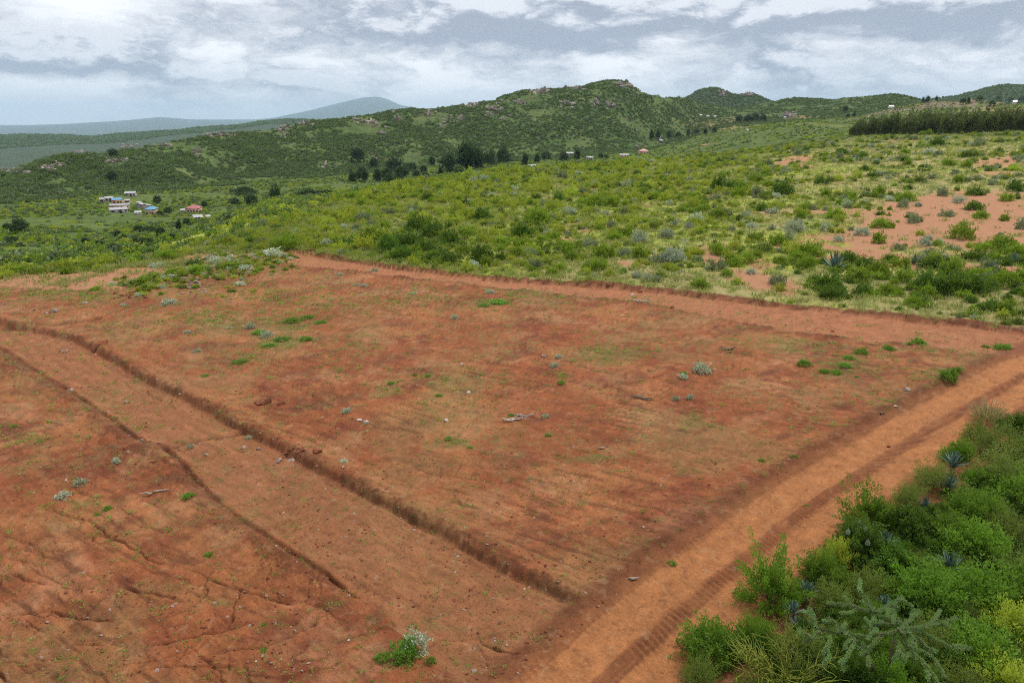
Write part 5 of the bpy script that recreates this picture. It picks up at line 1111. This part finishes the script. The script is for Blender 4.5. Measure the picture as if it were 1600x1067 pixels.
# ------------------------------------------------------------------ trees
def tree_protos(kind_, mat, seed, n):
    res = []
    for i in range(n):
        g = np.random.default_rng(seed+i)
        if kind_ == 'cone': V, F, t = spray_crown(g, 90, 16, 0.26, 0.60, 0.085, 0.05, z0=0.38, low=-0.62, upward=0.5, inner=0.25, jag=0.26, spread=0.24)
        elif kind_ == 'round': V, F, t = spray_crown(g, 110, 16, 0.46, 0.50, 0.09, 0.055, z0=0.50, low=-0.6, upward=0.2, inner=0.35, jag=0.22, spread=0.2)
        elif kind_ == 'flat': V, F, t = spray_crown(g, 90, 14, 0.65, 0.28, 0.09, 0.055, z0=0.66, low=-0.5, upward=0.2, inner=0.3, jag=0.25, spread=0.2)
        else: V, F, t = spray_crown(g, 80, 14, 0.20, 0.62, 0.085, 0.045, z0=0.40, low=-0.75, upward=0.6, inner=0.2, jag=0.36, spread=0.3)
        res.append(mk_mesh('crown', V, F, [LEAF[mat]], tint=t))
    return res
g = np.random.default_rng(55)
TRUNK = mk_mesh('trunk', *tubes([(np.array([[0, 0, -0.05], [0.01, 0, .25], [0, .01, .6], [0, 0, .85]]), [.028, .022, .014, .005]), (np.array([[0, 0, .3], [.08, .03, .5], [.16, .05, .62]]), [.012, .008, .004]), (np.array([[0, 0, .35], [-.08, .02, .52], [-.15, -.04, .66]]), [.012, .008, .004])]), [M_BARK], smooth=True)
TREES = {'cone': tree_protos('cone', 'tree', 1000, 3), 'round': tree_protos('round', 'tree', 1010, 3), 'flat': tree_protos('flat', 'tree', 1020, 2), 'plant': tree_protos('plant', 'plant', 1030, 4), 'soft': tree_protos('round', 'hill', 1040, 2)}
def far_hit(u, v, rmin, rdef):
    a, t = ray(u, v); a = float(a); t = float(t); q = _SR[_SR > rmin]
    x = q*math.sin(a); y = q*math.cos(a); d = CAMZ+t*q-ground_z(x, y, True); k = np.nonzero(d < 0)[0]
    r = q[k[0]] if k.size and k[0] > 0 else rdef
    X_, Y_ = r*math.sin(a), r*math.cos(a); return np.array([X_, Y_, float(ground_z(X_, Y_, True)[0])])
def tree(u, v, hp, kd, label, group=None, rmin=300, rdef=480, pos=None, sink=0.0):
    p = far_hit(u, v, rmin, rdef) if pos is None else pos; g = np.random.default_rng(int(u*13+v*7))
    h = hp*(0.72 if u > 1430 and pos is None else 1)/px_m(p) if pos is None else hp
    t = empty('tree', (p[0], p[1], p[2]-sink), g.uniform(0, 6.28), h*1.05); tag(t, label, 'tree', group)
    obj('crown', TREES[kd][int(g.integers(len(TREES[kd])))], t, scale=(g.uniform(.9, 1.2), g.uniform(.9, 1.2), g.uniform(.92, 1.06))); obj('trunk', TRUNK, t)
VT = [(551, 286, 18, 'cone'), (559, 283, 16, 'round'), (574, 281, 21, 'cone'), (585, 285, 21, 'cone'), (613, 288, 13, 'round'), (612, 272, 21, 'round'), (629, 283, 18, 'round'), (650, 279, 14, 'round'), (660, 270, 16, 'round'), (679, 260, 16, 'cone'), (697, 268, 24, 'round'), (708, 270, 25, 'cone'), (724, 268, 34, 'cone'), (735, 266, 38, 'round'), (748, 264, 36, 'cone'), (760, 262, 22, 'round'), (771, 258, 20, 'cone'), (782, 258, 20, 'round'), (792, 257, 20, 'cone'), (805, 257, 18, 'round'), (816, 257, 16, 'cone'), (828, 255, 15, 'round'), (842, 254, 16, 'cone'), (853, 253, 17, 'round'), (866, 252, 15, 'cone'), (880, 252, 15, 'round'), (893, 251, 18, 'cone'), (905, 250, 15, 'cone'), (918, 249, 15, 'cone'), (555, 256, 17, 'round'), (590, 262, 14, 'round'), (640, 268, 15, 'round'), (668, 280, 12, 'round'), (688, 272, 15, 'cone'), (716, 274, 13, 'soft'), (638, 275, 15, 'cone'), (600, 280, 14, 'round'), (570, 275, 12, 'round'), (934, 249, 10, 'round'), (950, 247, 9, 'soft')]
VT = [q for i, q in enumerate(VT) if i not in (19, 21, 24, 26, 28)]
for i, (u, v, hp, kd) in enumerate(VT):
    u += 5*math.sin(i*2.7); v += 1.5*math.sin(i*4.1); hp *= 1+0.22*math.sin(i*5.3)
    tree(u, v, hp, kd, '%s dark tree along the valley grove below the ridge, from its open end' % ORD[i], 'trees of the valley grove')
for u, v, hp, kd, lab in [(431, 321, 29, 'cone', 'tall dark conifer standing alone on the valley pasture edge'), (447, 325, 14, 'flat', 'low spreading tree beside the tall conifer'), (465, 325, 15, 'flat', 'broad dark tree in the clump past the conifer'), (483, 322, 17, 'flat', 'spreading tree in the middle of the dark clump'), (478, 312, 22, 'soft', 'paler feathery tree behind the dark clump'), (502, 318, 14, 'flat', 'flat topped tree in the dark clump'), (515, 312, 12, 'flat', 'last flat tree at the slope end of the clump'), (415, 327, 15, 'round', 'round bush tree at the foot of the conifer'), (383, 318, 24, 'flat', 'thin leaning tree on the pasture past the village'), (394, 322, 18, 'round', 'small tree beside the thin leaning tree'), (368, 322, 12, 'round', 'dark round bush tree near the utility pole'),
 (32, 367, 23, 'round', 'big round dark tree in the lower valley'), (12, 362, 12, 'round', 'smaller dark tree beside the big round one'), (20, 385, 14, 'flat', 'dark scrub tree below the big round tree'), (246, 318, 12, 'round', 'tree behind the blue roofed house'), (263, 336, 12, 'round', 'tree at the village track beside the blue roofed house'), (250, 339, 9, 'round', 'leafy tree touching the blue roofed house'), (176, 284, 14, 'round', 'dark tree on the ridge foot above the village'), (178, 247, 13, 'round', 'dark tree growing on top of the ridge outcrop'), (185, 372, 11, 'round', 'dark tree in the pasture below the village, first of a row'), (195, 377, 10, 'round', 'dark tree in the pasture row, second from the village'), (217, 366, 13, 'round', 'dark tree at mid pasture row'), (235, 368, 14, 'flat', 'wide dark tree at mid pasture row'), (252, 370, 13, 'round', 'dark tree in the pasture row near the slope'), (269, 375, 10, 'round', 'round tree alone at the slope side of the row'), (280, 360, 15, 'cone', 'taller tree at the end of the track'), (215, 385, 14, 'round', 'dark tree in the lower pasture row'), (228, 387, 15, 'flat', 'wide dark tree in the lower pasture row'), (155, 388, 12, 'flat', 'spreading tree in the lower pasture'), (133, 382, 10, 'round', 'small tree in the lower pasture'), (180, 395, 14, 'flat', 'lowest spreading tree in the pasture'), (292, 352, 10, 'round', 'tree beside the grey shed under the red house'), (358, 348, 11, 'round', 'tree in the scrub under the utility pole'), (345, 352, 11, 'round', 'second tree in the scrub under the utility pole'), (320, 325, 9, 'round', 'tree beside the red roofed village house'),
 (1018, 219, 12, 'cone', 'tree at the open end of the far windbreak'), (1028, 218, 14, 'cone', 'tallest tree of the far windbreak'), (1045, 216, 9, 'cone', 'third tree of the far windbreak'), (1060, 215, 8, 'round', 'fourth tree of the far windbreak'), (1075, 213, 9, 'cone', 'fifth tree of the far windbreak'), (1088, 211, 9, 'round', 'sixth tree of the far windbreak'), (1102, 210, 9, 'cone', 'seventh tree of the far windbreak'), (1116, 208, 8, 'round', 'last tree of the far windbreak'), (1155, 192, 11, 'round', 'tree in the dark grove beside the red cutting'), (1168, 192, 12, 'round', 'second tree in the dark grove beside the red cutting'), (1180, 191, 12, 'round', 'third tree in the dark grove beside the red cutting'), (1192, 191, 11, 'round', 'last tree in the dark grove beside the red cutting'), (1321, 176, 9, 'round', 'round tree below the long low hill'), (1334, 184, 9, 'cone', 'dark conifer below the long low hill'), (1325, 185, 6, 'round', 'bush tree by the small conifer'),
 (1442, 161, 10, 'cone', 'tree on the skyline behind the stony hill'), (1449, 160, 13, 'cone', 'tallest skyline tree behind the stony hill'), (1463, 158, 9, 'cone', 'thin skyline tree above the stony hill'), (1505, 163, 11, 'round', 'tree of the pair past the stony hill'), (1513, 163, 12, 'cone', 'darker tree of the pair past the stony hill'), (1550, 166, 11, 'round', 'bushy tree standing before the far hill'), (1545, 174, 6, 'round', 'low bush tree before the far hill'), (1530, 160, 12, 'soft', 'first tree of the hazy belt under the far hill'), (1560, 158, 12, 'soft', 'second tree of the hazy belt under the far hill'), (1578, 160, 11, 'soft', 'third tree of the hazy belt under the far hill'), (1596, 160, 12, 'soft', 'fourth tree of the hazy belt under the far hill')]:
    tree(u, v, hp, kd, lab, None, 95 if u < 450 and v > 340 else 300, 430)
g = np.random.default_rng(57); nt = 0
for rw in range(6):
    for i in range(30):
        f = (i+g.uniform(-.35, .35))/29.0
        if rw == 0 and f < 0.02: continue
        u = lerp(1322+rw*5, 1640, f); a, t = ray(u, 210)
        r = 425+rw*8+g.uniform(-2.5, 2.5)+8*math.sin(f*9); X_, Y_ = r*math.sin(a), r*math.cos(a)
        h = g.uniform(5.5, 10.0)*lerp(.8, 1, min(1, f*6))
        tree(u, 210+rw, h, 'plant', '%s row of the dark tree plantation, slender tree' % ORD[rw], 'plantation trees', pos=np.array([X_, Y_, float(ground_z(X_, Y_)[0])]))

# ------------------------------------------------------------------ houses
ROOF = {'grey': mat_roof('roof_grey', (0.30, 0.31, 0.33), (0.20, 0.16, 0.13)), 'white': mat_roof('roof_white', (0.38, 0.39, 0.41), (0.27, 0.24, 0.21)), 'blue': mat_roof('roof_blue', (0.075, 0.26, 0.46), (0.12, 0.27, 0.40)), 'red': mat_roof('roof_red', (0.33, 0.075, 0.085), (0.38, 0.13, 0.12)), 'pale': mat_roof('roof_pale', (0.36, 0.36, 0.38), (0.25, 0.21, 0.18)), 'pink': mat_roof('roof_pink', (0.34, 0.12, 0.11), (0.33, 0.16, 0.14))}
WALL = {k: mat_plain('wall_'+k, a, b, 0.8, 0.9, 0.1) for k, a, b in (('tan', (0.36, 0.26, 0.17), (0.46, 0.35, 0.24)), ('orange', (0.45, 0.20, 0.09), (0.50, 0.27, 0.14)), ('grey', (0.20, 0.19, 0.18), (0.34, 0.32, 0.30)), ('white', (0.40, 0.38, 0.35), (0.5, 0.47, 0.43)), ('pink', (0.42, 0.24, 0.20), (0.5, 0.32, 0.27)))}
M_GAP = mat_plain('dark_opening', (0.02, 0.02, 0.022), (0.035, 0.032, 0.03), 2, 0.4, 0.4)
def box(x0, x1, y0, y1, z0, z1):
    V = np.array([(x, y, z) for z in (z0, z1) for y in (y0, y1) for x in (x0, x1)], float)
    F = np.array([(0, 2, 3, 1), (4, 5, 7, 6), (0, 1, 5, 4), (2, 6, 7, 3), (0, 4, 6, 2), (1, 3, 7, 5)]); return V, F
def house(u, v, wp, dep, hw, typ, roof, wall, label, rz=0.0, nwin=2, rmin=300, rdef=430, rise=0.32):
    p = far_hit(u, v, rmin, rdef); w = 0.74*wp/px_m(p); az_ = math.atan2(p[0], p[1])
    h = empty('house', (p[0], p[1], p[2]-0.25), -az_+rz); tag(h, label, 'house' if hw > 2.2 else 'shed', 'houses and sheds')
    V, F = box(-w/2, w/2, -dep/2, dep/2, -1.2, hw); obj('wall', mk_mesh('wall', V, F, [WALL[wall]]), h)
    ov = 0.35; a, b = w/2+ov, dep/2+ov; rs = rise*dep*0.5; th = 0.07
    if typ == 'gable': R_ = [(-a, -b, hw), (a, -b, hw), (-a, 0, hw+rs), (a, 0, hw+rs), (-a, b, hw), (a, b, hw)]; FF = [(0, 1, 3, 2), (2, 3, 5, 4)]
    elif typ == 'hip':
        q = min(b, a*0.8); R_ = [(-a, -b, hw), (a, -b, hw), (-a+q, 0, hw+rs*1.25), (a-q, 0, hw+rs*1.25), (-a, b, hw), (a, b, hw)]; FF = [(0, 1, 3, 2), (2, 3, 5, 4), (0, 2, 4, 4), (1, 5, 3, 3)]
    else: R_ = [(-a, -b, hw), (a, -b, hw), (-a, b, hw+rs), (a, b, hw+rs)]; FF = [(0, 1, 3, 2)]
    R_ = np.array(R_); n = len(R_); Vv = np.r_[R_+[0, 0, 0.02], R_+[0, 0, th+.02]]
    bm = bmesh.new(); vs = [bm.verts.new(q) for q in Vv]
    for f in FF:
        f = list(dict.fromkeys(f)); bm.faces.new([vs[i+n] for i in f]); bm.faces.new([vs[i] for i in reversed(f)])
    me = bpy.data.meshes.new('roof'); bm.to_mesh(me); bm.free(); me.materials.append(ROOF[roof]); obj('roof', me, h)
    if typ == 'gable':
        for sx in (-1, 1):
            G = np.array([(sx*w/2, -dep/2, hw), (sx*w/2, dep/2, hw), (sx*w/2, 0, hw+rs*0.93), (sx*(w/2-.1), -dep/2, hw), (sx*(w/2-.1), dep/2, hw), (sx*(w/2-.1), 0, hw+rs*0.93)])
            obj('gable', mk_mesh('gable', G, np.array([(0, 1, 2), (3, 5, 4)]), [WALL[wall]]), h)
    if nwin:
        V, F = box(-.45, .45, -dep/2-.03, -dep/2+.02, 0, 2.0); obj('door', mk_mesh('door', V, F, [M_GAP]), h, (w*0.08, 0, 0.15))
        for i in range(nwin):
            V, F = box(-.45, .45, -dep/2-.03, -dep/2+.02, 1.0, 1.9); obj('window', mk_mesh('window', V, F, [M_GAP]), h, (w*(-0.36+0.72*i/max(1, nwin-1)), 0, 0))
    return h
for a in [
 (186, 333, 32, 4.5, 2.3, 'mono', 'pale', 'grey', 'long grey shed at the front of the village, pale roof', .12, 3), (187, 327, 36, 5, 2.6, 'gable', 'grey', 'tan', 'long rusty grey roofed building behind the front shed', .12, 4), (183, 319, 17, 6, 2.9, 'gable', 'blue', 'orange', 'orange walled house with a blue roof', .1, 2), (170, 315, 14, 5, 2.4, 'gable', 'pale', 'grey', 'small grey roofed house at the open end of the village', .2, 1), (160, 317, 7, 4, 2.2, 'mono', 'grey', 'tan', 'tiny tan hut at the village edge', .0, 1), (205, 307, 19, 6, 2.4, 'gable', 'white', 'grey', 'white roofed house highest up behind the village', -.2, 2), (199, 319, 8, 4, 2.4, 'gable', 'white', 'grey', 'small white roofed hut beside the blue roofed orange house', .1, 1), (220, 326, 11, 5, 2.3, 'gable', 'pale', 'grey', 'grey gabled hut of the middle pair', 1.2, 1), (228, 327, 9, 5, 2.3, 'gable', 'pale', 'grey', 'lighter gabled hut of the middle pair', 1.2, 1), (219, 322, 7, 4, 2.0, 'mono', 'grey', 'grey', 'low hut behind the middle pair', .3, 0), (216, 336, 11, 3.5, 1.5, 'mono', 'white', 'grey', 'low white roofed shelter before the middle pair', -.1, 0), (238, 336, 16, 7, 3.4, 'hip', 'blue', 'tan', 'tan house with a bright blue hipped roof', -.35, 2), (304, 332, 24, 8, 2.9, 'hip', 'red', 'pink', 'dark red roofed house with verandah beside the village track', -.25, 4), (286, 333, 6, 3, 1.9, 'mono', 'white', 'grey', 'tiny shed beside the dark red roofed house', 0, 0), (310, 345, 16, 4.5, 1.9, 'mono', 'pale', 'grey', 'pale roofed shed below the dark red roofed house', .1, 1), (326, 343, 7, 3, 1.5, 'mono', 'pale', 'grey', 'very small shed beside the pale roofed shed', .2, 0)]:
    house(*a)
for a in [
 (890, 243, 15, 7, 2.6, 'gable', 'white', 'white', 'white roofed house at the edge of the valley grove', .1, 2), (922, 250, 13, 6, 2.3, 'gable', 'white', 'grey', 'white roofed house lower down past the grove', -.2, 2), (832, 264, 18, 6, 2.3, 'gable', 'pale', 'grey', 'pale roofed house half hidden behind the green rise', .1, 1), (975, 246, 18, 6, 2.3, 'gable', 'grey', 'tan', 'long dull house between white and pink roofs', .2, 2), (1005, 241, 18, 10, 3.4, 'hip', 'pink', 'pink', 'house with a large pink hipped roof in the valley', .2, 2), (1033, 223, 7, 6, 2.3, 'gable', 'white', 'grey', 'small white house below the far windbreak', .1, 1), (1029, 219, 9, 6, 2.3, 'gable', 'grey', 'grey', 'grey roofed house under the far windbreak', .1, 1), (1095, 184, 4.5, 7, 3, 'gable', 'white', 'white', 'first of three white roofs below the saddle', 0, 0), (1106, 184, 5.5, 7, 3, 'gable', 'white', 'white', 'middle of three white roofs below the saddle', 0, 0), (1117, 185, 5, 7, 3, 'gable', 'white', 'white', 'last of three white roofs below the saddle', 0, 0), (1168, 206, 3.5, 5, 2.2, 'gable', 'pale', 'white', 'pale house among trees behind the green hump', 0, 0), (1226, 187, 4, 6, 3, 'gable', 'white', 'grey', 'tiny white roof under the red cutting', 0, 0), (1392, 170, 9, 12, 2.4, 'gable', 'white', 'white', 'white building beside the stony hill', .2, 0), (1585, 164, 7, 10, 2.4, 'gable', 'white', 'white', 'white building below the far hill', .1, 0)]:
    house(*a, rdef=600)
p = far_hit(340, 343, 300, 430)
up_ = empty('utility_pole', tuple(p)); tag(up_, 'thin utility pole with crossarm standing in the valley pasture', 'pole')
obj('pole', mk_mesh('pole', *tubes([(np.array([[0, 0, -.5], [0, 0, 4], [0, 0, 8]]), [.14, .12, .1])], 8), [M_DEAD]), up_); V, F = box(-.9, .9, -.06, .06, 7.3, 7.45); obj('crossarm', mk_mesh('crossarm', V, F, [M_DEAD]), up_)

# ------------------------------------------------------------------ rock outcrops of the ridge
CRAG = [rock_mesh('crag', 60+i, M_CRAG, 1, .8, z, 22) for i, z in enumerate((1.0, .8, 1.15, .7))]
for i, (u, v, a, b, n, lab) in enumerate(OUTCROP):
    c0 = far_hit(u, v, 400, 900); e = empty('rock_outcrop', tuple(c0)); tag(e, lab, 'rock', 'rock outcrops on the hills'); g = np.random.default_rng(1100+i)
    for j in range(int(n*1.6)):
        q = np.clip(g.normal(size=2)*0.55, -1, 1); p = far_hit(u+q[0]*a, v+q[1]*b, 400, math.hypot(c0[0], c0[1]))
        if np.hypot(*(p-c0)[:2]) > 160: continue
        s_ = g.uniform(2.2, 5.6)/px_m(p)
        obj('boulder', CRAG[int(g.integers(4))], e, tuple(p-c0+np.array([0, 0, s_*0.05])), (g.normal()*.15, g.normal()*.15, g.uniform(0, 6.28)), (s_*g.uniform(.8, 1.3), s_*g.uniform(.6, .9), s_*g.uniform(.7, 1.1)))
g = np.random.default_rng(77); n = 2600
q = g.normal(size=(n, 2))*np.array([42, 70]); x = STONY[0]+q[:, 0]*1.25; y = STONY[1]+q[:, 1]; k = fbm(x, y, 25, 3, 431) > -0.25; x, y = x[k], y[k]
scatter('stony_rubble', 'grey and red rubble strewn over the stony hill', np.c_[x, y, ground_z(x, y, True)], ROCKS['rock']+ROCKS['pale'], 0.35+1.3*g.random(x.size)**2, None, seed=78)

# ------------------------------------------------------------------ the air
m, t = new_mat('haze_air')
pv = t.node('ShaderNodeVolumePrincipled', {'Color': (0.58, 0.81, 1.0), 'Density': 3.5e-5, 'Anisotropy': 0.0})
t.node('ShaderNodeOutputMaterial', {'Volume': pv.outputs[0]})
V, F = box(-46000, 46000, -46000, 46000, ZMIN-1.5, max(ZMAX, CAMZ)+20)
hz = obj('haze', mk_mesh('haze', V, F, [m])); kind(hz, 'stuff', 'pale blue haze over the distant hills')
